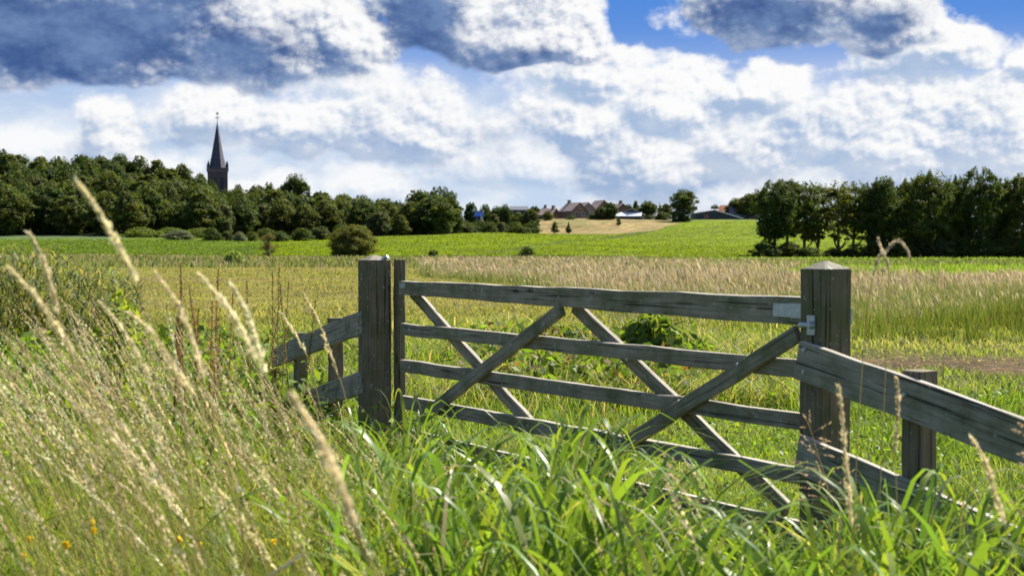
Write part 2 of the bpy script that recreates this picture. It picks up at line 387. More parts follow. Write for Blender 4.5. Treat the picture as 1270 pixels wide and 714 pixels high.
C_MEADOW = np.array(lin(158, 152, 74)); C_LUSH = np.array(lin(104, 118, 30)); C_DRY = np.array(lin(172, 150, 108)); C_CROP = np.array(lin(132, 152, 6))
C_CROPL = np.array(lin(112, 136, 34)); C_SOIL = np.array(lin(120, 96, 70)); C_BANK = np.array(lin(186, 162, 112)); C_PALE = np.array(lin(104, 126, 82))
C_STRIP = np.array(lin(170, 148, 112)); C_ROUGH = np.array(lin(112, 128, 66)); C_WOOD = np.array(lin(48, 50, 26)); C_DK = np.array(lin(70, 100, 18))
def zone_colour(x, y):
    """base colour of the ground by place (crop, stubble, meadow, bank ...)"""
    px = 635 + F*x/np.maximum(y, 0.5)
    n1 = fbm(x, y, 9.0, 21); n2 = fbm(x, y, 2.2, 33); n3 = fbm(x, y*0.35, 14.0, 44)
    pxn = px + (n1-0.5)*26; yn = y + (n3-0.5)*y*0.10
    c = np.tile(C_LUSH, (len(x), 1))
    def put(mask, col, soft=None):
        m = np.clip(mask, 0, 1)[:, None]; c[:] = c*(1-m) + col*m
    put((yn-22)/8.0, C_MEADOW)
    # drier, brownish worn patches in the mown meadow and the track behind the right fence
    put(np.clip((n1-0.45)*5, 0, 1)*((yn > 26) & (yn < 95) & (px < 760))*0.55, C_STRIP*0.8)
    put(np.exp(-((yn-17.5)/2.6)**2)*np.clip((pxn-1010)/60, 0, 1)*np.clip(n2*3.0-0.30, 0, 1), C_SOIL)
    put(np.exp(-((yn-46)/7)**2)*np.clip((700-pxn)/80, 0, 1)*np.clip((pxn-330)/40, 0, 1)*np.clip(n2*2.4-0.6, 0, 1)*0.7, C_SOIL)
    put((yn-102)/12.0, C_STRIP)
    left = px < 860
    put((yn-150)/6.0, C_CROP)
    put(((yn-150)/8.0)*np.clip((330-pxn)/60, 0, 1), C_CROPL)
    put(np.exp(-((yn-158)/7)**2)*0.8*(px > 380), C_DK)
    # rough border running up between the two crop fields
    bx = np.interp(y, [150, 200, 240, 300, 360, 400], [560, 650, 700, 760, 800, 832])
    put(np.exp(-((pxn-bx)/np.interp(y, [150, 250, 400], [10, 9, 16]))**2)*((y > 175) & (y < 420))*0.8, C_ROUGH)
    # pale far end of the left field, then the wood floor
    put(((yn-268)/5)*np.clip((170-pxn)/40, 0, 1)*(y > 200), C_PALE)
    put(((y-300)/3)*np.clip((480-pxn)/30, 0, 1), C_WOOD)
    # dry grass bank below the village
    lo = np.interp(px, [560, 660, 700, 760, 815, 850], [420, 345, 340, 344, 356, 400])
    put(np.clip((yn-lo)/4, 0, 1)*np.clip((pxn-610)/40, 0, 1)*np.clip((848-pxn)/14, 0, 1), C_BANK)
    put(np.clip((yn-lo)/4, 0, 1)*np.clip((pxn-610)/40, 0, 1)*np.clip((848-pxn)/14, 0, 1)*np.clip(n1*3-1.35, 0, 1)*0.6, C_ROUGH)
    put(((y-412)/6)*np.clip((pxn-600)/40, 0, 1), C_ROUGH)
    put(((y-330)/8)*np.clip((pxn-480)/20, 0, 1)*np.clip((640-pxn)/30, 0, 1), C_ROUGH*0.7)
    # bright green strip at the right in front of the trees
    put(np.clip((pxn-985)/50, 0, 1)*np.clip((yn-84)/10, 0, 1)*np.clip((176-yn)/10, 0, 1), C_CROP*0.85)
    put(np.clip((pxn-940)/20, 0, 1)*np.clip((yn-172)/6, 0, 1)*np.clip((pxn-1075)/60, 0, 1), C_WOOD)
    rows = np.sin((x*0.94 - y*0.34)*2*math.pi/3.4 + n1*5)
    inf = ((y > 152) & (y < 420))[:, None]
    c[:] = np.where(inf, c*(1 + 0.10*rows + 0.55*(fbm(x, y, 16.0, 88)-0.5) + 0.45*(fbm(x, y, 4.0, 89)-0.5))[:, None], c)
    # tramlines
    tl = (np.abs(((x - (y-150)*0.28) % 14.0) - 7.0) < 0.45) & (px > 700) & (y > 200) & (y < 410) & (px < 1060) & (px > bx)
    put(tl*0.35, C_DK*0.8)
    return c*(0.82+0.36*n2)[:, None]*0.5
ang = np.concatenate([np.linspace(-180, -40, 36)[:-1], np.linspace(-40, -24, 40)[:-1], np.linspace(-24, 24, 640), np.linspace(24, 40, 40)[1:], np.linspace(40, 180, 36)[1:-1]])*math.pi/180
rad = np.concatenate([np.geomspace(0.4, 120, 150)[:-1], np.geomspace(120, 460, 190)[:-1], np.geomspace(460, 7000, 40)])
A, R = np.meshgrid(ang, rad, indexing='ij')
gxv = (np.sin(A)*R).ravel(); gyv = (np.cos(A)*R).ravel()
gzv = hgt(gxv, gyv)
na, nr = len(ang), len(rad)
ii, jj = np.meshgrid(np.arange(na), np.arange(nr-1), indexing='ij')
i2 = (ii+1) % na
quads = np.stack([ii*nr+jj, ii*nr+jj+1, i2*nr+jj+1, i2*nr+jj], -1).reshape(-1, 4)
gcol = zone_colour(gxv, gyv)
centre = len(gxv)
gv = np.stack([gxv, gyv, gzv], -1)
gv = np.vstack([gv, [[0, 0, gz(0, 0.01)]]]); gcol = np.vstack([gcol, gcol[:1]])
tr = np.stack([np.full(na, centre), np.arange(na)*nr, ((np.arange(na)+1) % na)*nr], -1)
gm, nt, bs = mat_new('ground_cover')
att = nt.nodes.new('ShaderNodeAttribute'); att.attribute_name = 'Col'
tcg = nt.nodes.new('ShaderNodeTexCoord')
nA = tex_noise(nt, tcg.outputs['Object'], 1.4, 8, 0.7); nB = tex_noise(nt, tcg.outputs['Object'], 0.16, 6, 0.65)
cg = mixn(nt, 1.0, att.outputs['Color'], ramp(nt, nA, [(0.3, (0.55, 0.55, 0.5)), (0.7, (1.35, 1.35, 1.3))]), 'MULTIPLY')
cg = mixn(nt, 1.0, cg, ramp(nt, nB, [(0.3, (0.80, 0.82, 0.8)), (0.7, (1.15, 1.12, 1.1))]), 'MULTIPLY')
nC = tex_noise(nt, tcg.outputs['Object'], 0.55, 5, 0.75)
cg = mixn(nt, 1.0, cg, ramp(nt, nC, [(0.36, (0.62, 0.68, 0.7)), (0.62, (1.22, 1.16, 1.1))]), 'MULTIPLY')
nt.links.new(cg, bs.inputs['Base Color']); bs.inputs['Roughness'].default_value = 0.95; bs.inputs['Specular IOR Level'].default_value = 0.1
bp = nt.nodes.new('ShaderNodeBump'); bp.inputs['Strength'].default_value = 0.7; bp.inputs['Distance'].default_value = 0.25
nt.links.new(nA, bp.inputs['Height']); nt.links.new(bp.outputs[0], bs.inputs['Normal'])
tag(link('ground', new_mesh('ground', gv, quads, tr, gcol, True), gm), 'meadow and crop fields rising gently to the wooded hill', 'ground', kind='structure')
# ------------------------------------------------------------------ gate, gate posts, wing fences
G_DIR = Vector((0.545, -0.838, 0)).normalized()          # along the gate, towards the camera's right
G_N = Vector((-0.838, -0.545, 0)).normalized()           # gate face towards the camera
G_P = Vector((-0.80, 9.60, 0))
def on_plane(px, py, p0=G_P, n=G_N, off=0.0):
    """where the line of sight through a pixel meets a vertical plane"""
    d = at(px, py, 1.0) - Vector((0, 0, ZC)); o = Vector((0, 0, ZC))
    t = ((p0 + n*off) - o).dot(n)/d.dot(n)
    return o + d*t
def beam_mesh(name, L, w0, w1, th, seed=0, wob=0.003, bev=0.004, segs=10):
    """a sawn member lying along +X: height along Z (w0 at the start, w1 at the end), thickness along Y"""
    r = random.Random(seed)
    bm = bmesh.new(); rings = []
    for k in range(segs+1):
        x = L*k/segs; w = w0 + (w1-w0)*k/segs
        dz = r.uniform(-wob, wob); dy = r.uniform(-wob, wob)
        b = bev
        pts = [(-th/2+b, -w/2), (th/2-b, -w/2), (th/2, -w/2+b), (th/2, w/2-b), (th/2-b, w/2), (-th/2+b, w/2), (-th/2, w/2-b), (-th/2, -w/2+b)]
        xx = x + (r.uniform(-.004, .004) if k in (0, segs) else 0)
        rings.append([bm.verts.new((xx, py+dy+r.uniform(-.0008, .0008), pz+dz+r.uniform(-.0012, .0012))) for py, pz in pts])
    for a, b in zip(rings, rings[1:]):
        for i in range(8): bm.faces.new((a[i], a[(i+1) % 8], b[(i+1) % 8], b[i]))
    bm.faces.new(rings[0][::-1]); bm.faces.new(rings[-1])
    bmesh.ops.recalc_face_normals(bm, faces=bm.faces)
    bm.faces.ensure_lookup_table()
    for f in bm.faces:                       # upper edge paler: bleached, and sunlight put into its colour
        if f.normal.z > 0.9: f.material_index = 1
    me = bpy.data.meshes.new(name); bm.to_mesh(me); bm.free(); return me
def beam(name, p0, p1, w0, th, parent, mat, n=G_N, w1=None, seed=0, **kw):
    d = (p1-p0); L = d.length; xa = d.normalized()
    za = n.cross(xa); za = -za if za.z < 0 else za
    za.normalize(); ya = za.cross(xa)
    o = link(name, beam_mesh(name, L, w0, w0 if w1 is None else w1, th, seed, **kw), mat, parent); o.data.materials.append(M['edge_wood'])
    m = Matrix((xa, ya, za)).transposed().to_4x4(); m.translation = p0 - parent.location
    o.matrix_local = m
    return o
def bolt(parent, p, n=G_N, r=0.011, L=0.012, name='bolt'):
    bm = bmesh.new()
    bmesh.ops.create_cone(bm, cap_ends=True, segments=10, radius1=r, radius2=r*0.72, depth=L)
    me = bpy.data.meshes.new(name); bm.to_mesh(me); bm.free()
    o = link(name, me, M['steel'], parent)
    m = n.to_track_quat('Z', 'Y').to_matrix().to_4x4(); m.translation = p + n*(L/2) - parent.location
    o.matrix_local = m; return o
def box(name, c, size, parent, mat, xa=G_DIR, bev=0.003, sub=None):
    ya = Vector((-xa.y, xa.x, 0)).normalized()
    bm = bmesh.new(); bmesh.ops.create_cube(bm, size=1.0)
    bmesh.ops.scale(bm, vec=size, verts=bm.verts)
    if bev: bmesh.ops.bevel(bm, geom=bm.edges[:], offset=bev, segments=2, affect='EDGES')
    me = bpy.data.meshes.new(name); bm.to_mesh(me); bm.free()
    o = link(name, me, mat, parent)
    m = Matrix((xa, ya, Vector((0, 0, 1)))).transposed().to_4x4(); m.translation = c - parent.location
    o.matrix_local = m; return o
def rod(name, p0, p1, r, parent, mat, seg=10):
    d = p1-p0; bm = bmesh.new()
    bmesh.ops.create_cone(bm, cap_ends=True, segments=seg, radius1=r, radius2=r, depth=d.length)
    me = bpy.data.meshes.new(name); bm.to_mesh(me); bm.free()
    o = link(name, me, mat, parent)
    m = d.to_track_quat('Z', 'Y').to_matrix().to_4x4(); m.translation = (p0+p1)/2 - parent.location
    o.matrix_local = m; return o

gate = empty('field_gate', Vector((G_P.x + G_DIR.x*1.9, G_P.y + G_DIR.y*1.9, 0)))
tag(gate, 'weathered five barred wooden field gate with crossed braces between the two thick posts', 'gate')
def gspan(l0, l1, r0, r1, xl=504, xr=990, xend=1018):
    """top/bottom heights of a rail read at two columns, continued to the right end behind the post"""
    a, b = on_plane(xl, l0), on_plane(xl, l1); c, d = on_plane(xr, r0), on_plane(xr, r1)
    e = on_plane(xend, 400); f = (e-a).to_2d().length/(c-a).to_2d().length
    return (a+b)/2, (a+b)/2 + ((c+d)/2-(a+b)/2)*f, (a-b).length, (a-b).length + ((c-d).length-(a-b).length)*f
TH = 0.042
rails = [(348, 364.7, 369, 403.5), (401.6, 416, 445.6, 467.8), (446, 461.5, 511.7, 532.5), (490.2, 506.5, 578.7, 599), (531.5, 547.5, 645, 668)]
for k, (l0, l1, r0, r1) in enumerate(rails):
    p0, p1, w0, w1 = gspan(l0, l1, r0, r1)
    p0 = p0 - G_DIR*0.05
    beam('top_rail' if k == 0 else 'rail', p0, p1, w0, TH if k else 0.07, gate, M['gate_wood'], w1=w1, seed=k+1, wob=0.004, segs=16)
for k, (a, b, front) in enumerate((((522, 519), (697, 383), 1), ((512, 362), (664, 532), 0), ((714, 381), (977, 632), 0), ((755, 563), (990, 414), 1))):
    off = (TH/2+0.017) if front else -(TH/2+0.018)
    beam('brace', on_plane(*a, off=off), on_plane(*b, off=off), 0.075, 0.032, gate, M['gate_wood'], seed=20+k, wob=0.003)
# closing stile at the far end and the short heel stile behind the hanging post
ps = on_plane(495.5, 400, off=-0.055)
beam('stile', Vector((ps.x, ps.y, 0.10)), Vector((ps.x, ps.y, 1.395)), 0.075, 0.06, gate, M['post_wood'], seed=31, n=G_N, bev=0.008)
ph = on_plane(1014, 400, off=-0.06)
beam('stile', Vector((ph.x, ph.y, 0.10)), Vector((ph.x, ph.y, 1.22)), 0.075, 0.06, gate, M['post_wood'], seed=32, n=G_N)
hp = on_plane(972, 385, off=0.036); 
hs = box('hinge_strap', on_plane(982, 385, off=0.034), (0.24, 0.007, 0.066), gate, M['steel'])
bolt(hs, on_plane(962, 384.5, off=0.038), r=0.013).matrix_local = hs.matrix_local.inverted() @ (Matrix.Translation(on_plane(962, 384.5, off=0.04)-gate.location) @ G_N.to_track_quat('Z', 'Y').to_matrix().to_4x4())
box('latch', on_plane(499, 354, off=0.034), (0.075, 0.008, 0.032), gate, M['steel'])
for (px, py, o) in ((588, 465, 1), (634, 428, 1), (842, 497, 1), (915, 452, 1), (778, 445, 0), (655, 527, 0), (770, 547, 1), (540, 503, 1), (508, 455, 0), (508, 408, 0)):
    bolt(gate, on_plane(px, py, off=(TH/2+0.034) if o else TH/2+0.001), r=0.009, L=0.008)

def gate_post(corner, label, top, w=0.163, seed=0):
    c = corner - G_DIR*(w/2) - G_N*(w/2); c.z = 0
    root = empty('gate_post', c); tag(root, label, 'gate post', 'thick gate posts')
    bm = bmesh.new(); r = random.Random(seed); rings = []
    n = 14
    for k in range(n+1):
        z = -0.3 + (top+0.3)*k/n; h = w/2; b = 0.012
        pts = [(-h+b, -h), (h-b, -h), (h, -h+b), (h, h-b), (h-b, h), (-h+b, h), (-h, h-b), (-h, -h+b)]
        rings.append([bm.verts.new((z, x + r.uniform(-.0015, .0015), y + r.uniform(-.0015, .0015))) for x, y in pts])
    for a, b in zip(rings, rings[1:]):
        for i in range(8): bm.faces.new((a[i], a[(i+1) % 8], b[(i+1) % 8], b[i]))
    bm.faces.new(rings[0]); bm.faces.new(rings[-1])
    bmesh.ops.recalc_face_normals(bm, faces=bm.faces)
    me = bpy.data.meshes.new('shaft'); bm.to_mesh(me); bm.free()
    o = link('shaft', me, M['post_wood'], root)
    # the shaft's own X axis (its grain) points up
    m = Matrix((Vector((0, 0, 1)), G_DIR, Vector((-G_DIR.y, G_DIR.x, 0))*1.0)).transposed().to_4x4(); o.matrix_local = m
    bm = bmesh.new(); h = w/2 - 0.001
    vs = [bm.verts.new((x, y, 0.0005)) for x, y in ((-h, -h), (h, -h), (h, h), (-h, h))]
    vt = [bm.verts.new((x*0.16, y*0.16, 0.036)) for x, y in ((-h, -h), (h, -h), (h, h), (-h, h))]
    for i in range(4): bm.faces.new((vs[i], vs[(i+1) % 4], vt[(i+1) % 4], vt[i]))
    bm.faces.new(vt); bm.faces.new(vs[::-1])
    bmesh.ops.bevel(bm, geom=bm.edges[:], offset=0.004, segments=2, affect='EDGES')
    me = bpy.data.meshes.new('weathered_top'); bm.to_mesh(me); bm.free()
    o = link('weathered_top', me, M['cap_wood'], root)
    m = Matrix((G_DIR, Vector((-G_DIR.y, G_DIR.x, 0)), Vector((0, 0, 1)))).transposed().to_4x4(); m.translation = (0, 0, top); o.matrix_local = m
    return root
CR = at(1024, 400, 6.07); CL = at(458, 400, 9.55)
post_r = gate_post(CR, 'thick square hanging post with hinge plate beside the near wing fence', 1.382, seed=3)
post_l = gate_post(CL, 'thick square latch post with a catch beside its bleached top', 1.388, w=0.174, seed=4)
# hinge hook: plate and pin on the hanging post's face, its through bolt at the back; catch on the latch post
fp = lambda px, py, off=0.0: on_plane(px, py, p0=Vector((CR.x, CR.y, 0)), n=G_N, off=off)
box('hinge_plate', fp(1006, 403, 0.005), (0.05, 0.009, 0.085), post_r, M['steel'])
rod('hinge_pin', fp(1007, 403, 0.022), fp(992, 403, 0.022), 0.012, post_r, M['steel'])
bolt(post_r, fp(1007, 403, 0.010), r=0.018, L=0.022)
pb = Vector((CR.x, CR.y, 0)) - G_N*0.176
box('bolt_plate', Vector((CR.x, CR.y, at(1060, 392, 6.2).z)) - G_N*0.172 - G_DIR*0.045, (0.06, 0.014, 0.075), post_r, M['steel'])
lp = Vector((CL.x, CL.y, 0)) - G_N*0.10 + G_DIR*0.0
rod('catch', Vector((lp.x, lp.y, 1.392)), Vector((lp.x, lp.y, 1.415)) + G_DIR*0.04 - G_N*0.02, 0.014, post_l, M['steel'])

def wing(root, p_start, p_end, rails_, posts, front, seed):
    """a sloping wing fence: rails (z at start, z at end, width) nailed to the camera side of its posts"""
    d = (p_end-p_start).to_2d().normalized(); d = Vector((d.x, d.y, 0)); n = Vector((-d.y, d.x, 0))
    if n.dot(G_N) < 0: n = -n
    for k, (z0, z1, w) in enumerate(rails_):
        o = beam('rail', Vector((p_start.x, p_start.y, z0)), Vector((p_end.x, p_end.y, z1)), w, 0.036, root, M['rail_wood'], n=n, seed=seed+k, wob=0.0035, segs=14)
        for dz in (-w*0.28, w*0.28): bolt(root, Vector((p_start.x, p_start.y, z0+dz)) + d*0.045 + n*0.019, n=n, r=0.011, L=0.01)
    for k, (px, t, top, w) in enumerate(posts):
        c = p_start.lerp(p_end, t); c = Vector((c.x, c.y, 0)) - n*(0.018+w/2+0.003)
        q = beam('post', Vector((c.x, c.y, -0.2)), Vector((c.x, c.y, top)), w, w, root, M['post_wood'], n=n, seed=seed+10+k, bev=0.008)
        zr = rails_[0][0] + (rails_[0][1]-rails_[0][0])*t
        s = p_start.lerp(p_end, t)
        bolt(root, Vector((s.x, s.y, zr+0.02)) + n*0.019, n=n, r=0.011, L=0.01)
# right wing: starts on the hanging post's face, runs on past the picture's edge
s0 = at(996, 450, 6.14) + G_N*0.0; s1 = at(1270, 540, 5.24)
d = (s1-s0); d.z = 0; L0 = d.length; d.normalize()
sA = Vector((s0.x, s0.y, 0)) + G_N*0.020; K = 2.0; sB = sA + d*(L0*K)
z = lambda px, py, y: at(px, py, y).z
u0, u1 = (z(996, 422, 6.13)+z(996, 469.5, 6.13))/2, (z(1270, 518, 5.24)+z(1270, 571, 5.24))/2
v0, v1 = (z(996, 538, 6.13)+z(996, 585, 6.13))/2, (z(1270, 655, 5.24)+z(1270, 708, 5.24))/2
wr = empty('wing_fence', Vector((sA.x, sA.y, 0)))
tag(wr, 'near wing fence of two wide grey rails sloping down from the hanging post', 'fence', 'wing fences beside the gate')
wing(wr, sA, sB, [(u0, u0+(u1-u0)*K, 0.168), (v0, v0+(v1-v0)*K, 0.168)],
     [(0, 0.265, z(1137, 458, 5.78), 0.102), (0, 0.93, 0.62, 0.102)], True, 60)
# left wing: from the latch post away to the left
s0 = at(452, 400, 9.62); s1 = at(340, 442, 12.2)
sA = Vector((s0.x, s0.y, 0)) - G_DIR*0.01; sB = Vector((s1.x, s1.y, 0))
u0, u1 = (z(449, 384, 9.6)+z(449, 414, 9.6))/2, z(340, 443, 12.2)
v0, v1 = (z(449, 459, 9.6)+z(449, 488, 9.6))/2, z(340, 512, 12.2)
wl = empty('wing_fence', Vector((sA.x, sA.y, 0)))
tag(wl, 'short far wing fence of grey rails falling away to the left of the latch post', 'fence', 'wing fences beside the gate')
wing(wl, sA, sB, [(u0, u1, 0.162), (v0, v1, 0.155)], [(0, 0.36, z(418, 394, 10.5), 0.098), (0, 0.76, z(368, 414, 11.5), 0.098)], True, 90)
# ------------------------------------------------------------------ trees and bushes
def leaf_cloud(pos, nrm, size, col, r, jit=0.75, elong=1.25):
    """leaf-sized faces: one bent quad per position, facing roughly along nrm"""
    n = len(pos)
    nn = nrm + r.normal(0, jit, (n, 3)); nn /= np.linalg.norm(nn, axis=1, keepdims=True) + 1e-9
    t = r.normal(0, 1, (n, 3)); t -= (t*nn).sum(1, keepdims=True)*nn; t /= np.linalg.norm(t, axis=1, keepdims=True) + 1e-9
    b = np.cross(nn, t); s = size[:, None]*0.5
    v = np.stack([pos - t*s*elong, pos - b*s*0.8 + nn*s*0.15, pos + t*s*elong, pos + b*s*0.8 + nn*s*0.15], 1)
    q = np.arange(n*4).reshape(n, 4)
    return v.reshape(-1, 3), q, np.repeat(col, 4, 0)
def crown_mesh(name, seed, H, Wd, z0, nl, nleaf, leaf, base, shape='dome', lobe=(0.22, 0.36), loose=0.0, core=0.30):
    """crown of many leaf clumps inside an uneven envelope H high, Wd wide, starting at z0"""
    r = np.random.default_rng(seed)
    def env(t):
        if shape == 'dome': return math.sqrt(max(0, 1-(max(0, t-0.32)/0.68)**2.2))*(0.62+0.38*min(1, t/0.32))
        if shape == 'tall': return (0.55+0.45*min(1, t/0.5))*math.sqrt(max(0, 1-(max(0, t-0.6)/0.4)**2.4))
        if shape == 'bush': return math.sqrt(max(0, 1-(max(0, t-0.15)/0.85)**2.0))*(0.85+0.15*min(1, t/0.2))
        return max(0.06, (1-t)**0.8)*(0.5+0.5*min(1, t/0.12))
    lobes = []
    tries = 0
    while len(lobes) < nl and tries < 4000:
        tries += 1
        p = r.uniform(-1, 1, 3); rr = math.hypot(p[0], p[1]); t = (p[2]+1)/2
        lim = env(t)
        if rr > lim: continue
        if rr < lim*0.35 and t < 0.75 and r.random() < 0.6: continue
        rad = r.uniform(*lobe)
        lobes.append((p[0]*(1-rad*0.55), p[1]*(1-rad*0.55), t*(1-rad*0.45), rad))
    P = []; N = []; C = []; S = []
    hs = H - z0
    tot = sum(l[3]**2 for l in lobes)
    for (x, y, t, rad) in lobes:
        lb = r.uniform(0.70, 1.30); hue = r.uniform(-0.12, 0.18)
        R_ = np.array([rad*Wd/2*r.uniform(0.8, 1.25), rad*Wd/2*r.uniform(0.8, 1.25), rad*min(Wd/2, hs*0.62)*r.uniform(0.6, 0.95)])
        c0 = np.array([x*Wd/2, y*Wd/2, z0 + t*hs*0.93 + 0.03*hs])
        # each limb carries a handful of uneven sprays of leaves
        ns = 11
        sd_ = r.normal(0, 1, (ns, 3)); sd_ /= np.linalg.norm(sd_, axis=1, keepdims=True); sd_[:, 2] = np.abs(sd_[:, 2])*1.1 - 0.25
        sc_ = sd_*r.uniform(0.45, 1.05, (ns, 1))
        k = max(12, int(nleaf*rad*rad/tot)); w = r.integers(0, ns, k)
        d = r.normal(0, 1, (k, 3)); d /= np.linalg.norm(d, axis=1, keepdims=True)
        q = sc_[w] + d*(r.uniform(0.0, 1.0, (k, 1))**0.5)*r.uniform(0.30, 0.62, ns)[w][:, None]
        pos = c0 + q*R_ + r.normal(0, loose, (k, 3))
        sl = r.uniform(0.84, 1.18, ns)[w][:, None]
        c = np.array(base)*lb*np.array([1+hue, 1, 1-hue*0.5])
        C.append(c[None]*sl*r.uniform(0.84, 1.16, (k, 1))); P.append(pos); N.append(q/(np.linalg.norm(q, axis=1, keepdims=True)+1e-6) + d*0.5 + np.array([0, 0, 0.3])); S.append(leaf*r.uniform(0.6, 1.35, k))
    n0 = int(nleaf*core)
    if n0:                                   # leaves that close the body of the crown between its limbs
        t = r.uniform(0.16 if shape == 'tall' else 0.0, 0.97, n0); a = r.uniform(0, 6.283, n0); e = np.array([env(x) for x in t])
        bump = 0.72 + 0.20*np.sin(a*3+seed+t*5)*np.sin(a*5+t*9+seed*2) + 0.10*np.sin(a*9+t*17)
        rr = e*bump*r.uniform(0.75, 1.0, n0)*Wd/2
        P.append(np.stack([np.cos(a)*rr, np.sin(a)*rr, z0+t*hs*(0.90+0.06*np.sin(a*4+seed))], -1)); N.append(np.stack([np.cos(a), np.sin(a), t*1.2], -1))
        C.append(np.array(base)*r.uniform(0.6, 1.25, (n0, 1))); S.append(leaf*r.uniform(0.6, 1.35, n0))
    P = np.vstack(P); N = np.vstack(N); C = np.vstack(C); S = np.concatenate(S)
    P[:, 2] = np.maximum(P[:, 2], 0.05)
    v, q, c = leaf_cloud(P, N, S, C, r)
    return new_mesh(name, v, q, None, c), [(l[0]*Wd/2, l[1]*Wd/2, z0 + l[2]*hs*0.93) for l in lobes]
def tubes(name, paths, n=7):
    """paths: lists of (x, y, z, r) -> one mesh of tapered tubes"""
    V_, Q_ = [], []; o = 0
    for p in paths:
        p = np.array(p, float); m = len(p)
        for i in range(m):
            d = p[min(i+1, m-1), :3]-p[max(i-1, 0), :3]; d /= np.linalg.norm(d)+1e-9
            a = np.cross(d, [0.31, 0.95, 0.05]); a /= np.linalg.norm(a)+1e-9; b = np.cross(d, a)
            for k in range(n):
                t = 2*math.pi*k/n
                V_.append(p[i, :3] + (a*math.cos(t)+b*math.sin(t))*p[i, 3])
        for i in range(m-1):
            for k in range(n):
                Q_.append((o+i*n+k, o+i*n+(k+1) % n, o+(i+1)*n+(k+1) % n, o+(i+1)*n+k))
        o += m*n
    return new_mesh(name, V_, Q_, None, None, True)
def trunk_mesh(seed, H, r0, lobes, nb=9, lean=0.03, multi=1):
    r = random.Random(seed); paths = []
    for s in range(multi):
        bx, by = (0, 0) if multi == 1 else (r.uniform(-.5, .5)*H*0.06, r.uniform(-.5, .5)*H*0.06)
        ax, ay = r.uniform(-lean, lean)*H, r.uniform(-lean, lean)*H
        pts = []
        for k in range(9):
            t = k/8; pts.append((bx+ax*t+r.uniform(-.012, .012)*H*t, by+ay*t+r.uniform(-.012, .012)*H*t, -0.4+(H*0.86+0.4)*t, r0*(1.25 if k == 0 else 1)*(1-0.86*t)+0.02))
        paths.append(pts)
        for (lx, ly, lz) in r.sample(lobes, min(nb, len(lobes))):
            k = min(7, max(1, int(8*max(0.1, (lz/H-0.16)/0.86)))); q = pts[k]
            m = ((q[0]+lx)/2, (q[1]+ly)/2, q[2]+(lz-q[2])*0.35)
            paths.append([(q[0], q[1], q[2], q[3]*0.6), (*m, q[3]*0.42), (lx, ly, lz, q[3]*0.16+0.01)])
    return tubes('trunk', paths)
G1, G2, G3, G4 = (0.060, 0.088, 0.020), (0.050, 0.078, 0.020), (0.078, 0.100, 0.022), (0.066, 0.086, 0.034)
PROTO = {}
def proto(kind, i, seed, **kw):
    H, Wd = kw.pop('H'), kw.pop('Wd'); tr0 = kw.pop('r0'); multi = kw.pop('multi', 1); nb = kw.pop('nb', 9)
    cm, lobes = crown_mesh('crown', seed, H, Wd, **kw)
    cm.materials.append(M['leaf'])
    tm = trunk_mesh(seed, H, tr0, lobes, nb=nb, multi=multi); tm.materials.append(M['bark'])
    PROTO.setdefault(kind, []).append((cm, tm, H, Wd))
for i in range(7): proto('oak', i, 100+i, H=12, Wd=(10.5, 9, 11.5, 9.5, 10, 12, 8.5)[i], r0=0.30, z0=0.7, nl=(64, 54, 70, 58, 60, 72, 52)[i], nleaf=10500, leaf=0.42, base=(G1, G2, G3, G1, G4, G2, G3)[i], shape='dome', lobe=(0.18, 0.32))
for i in range(6): proto('tall', i, 200+i, H=13, Wd=(7.6, 6.4, 8.2, 6.8, 7.8, 6.0)[i], r0=0.24, z0=2.3, nl=(80, 46, 84, 50, 84, 42)[i], nleaf=(17000, 8500, 18000, 10000, 18000, 7000)[i], leaf=0.25, core=(0.35, 0.24, 0.35, 0.28, 0.35, 0.22)[i], base=(G2, G3, G2, G1, G2, G3)[i], shape='tall', lobe=(0.16, 0.30))
for i in range(4): proto('round', i, 250+i, H=13, Wd=(9.5, 10.5, 8.6, 10.0)[i], r0=0.28, z0=1.2, nl=(84, 96, 76, 90)[i], nleaf=20000, leaf=0.25, base=(G2, G1, G3, G2)[i], shape='dome', lobe=(0.14, 0.27), core=0.32)
for i in range(5): proto('bush', i, 300+i, H=4, Wd=(5.6, 5.0, 6.2, 4.6, 5.4)[i], r0=0.07, z0=0.05, nl=(26, 22, 30, 20, 26)[i], nleaf=7000, leaf=0.17, base=(G3, G1, G2, G4, G1)[i], shape='bush', lobe=(0.22, 0.38), multi=4, nb=6)
for i in range(2): proto('sapling', i, 400+i, H=4, Wd=2.4, r0=0.05, z0=0.3, nl=20, nleaf=2600, leaf=0.17, base=(G2, G4)[i], shape='cone', lobe=(0.28, 0.45), loose=0.06)
proto('big_bush', 0, 350, H=4.2, Wd=6.3, r0=0.09, z0=0.05, nl=90, nleaf=36000, leaf=0.11, core=0.4, base=(0.105, 0.118, 0.026), shape='bush', lobe=(0.14, 0.26), multi=6, nb=8, loose=0.08)
proto('thin_bush', 0, 360, H=4.0, Wd=2.6, r0=0.05, z0=0.1, nl=22, nleaf=2600, leaf=0.11, base=(0.095, 0.098, 0.040), shape='tall', lobe=(0.25, 0.4), multi=4, nb=8, loose=0.15, core=0.05)
proto('lone', 0, 370, H=14, Wd=11.5, r0=0.42, z0=3.2, nl=64, nleaf=12000, leaf=0.36, base=G2, shape='dome', lobe=(0.16, 0.28), core=0.22)
proto('willow', 0, 380, H=4, Wd=5.5, r0=0.08, z0=0.05, nl=34, nleaf=8000, leaf=0.17, base=(0.115, 0.140, 0.095), shape='bush', lobe=(0.18, 0.3), multi=4, nb=6)
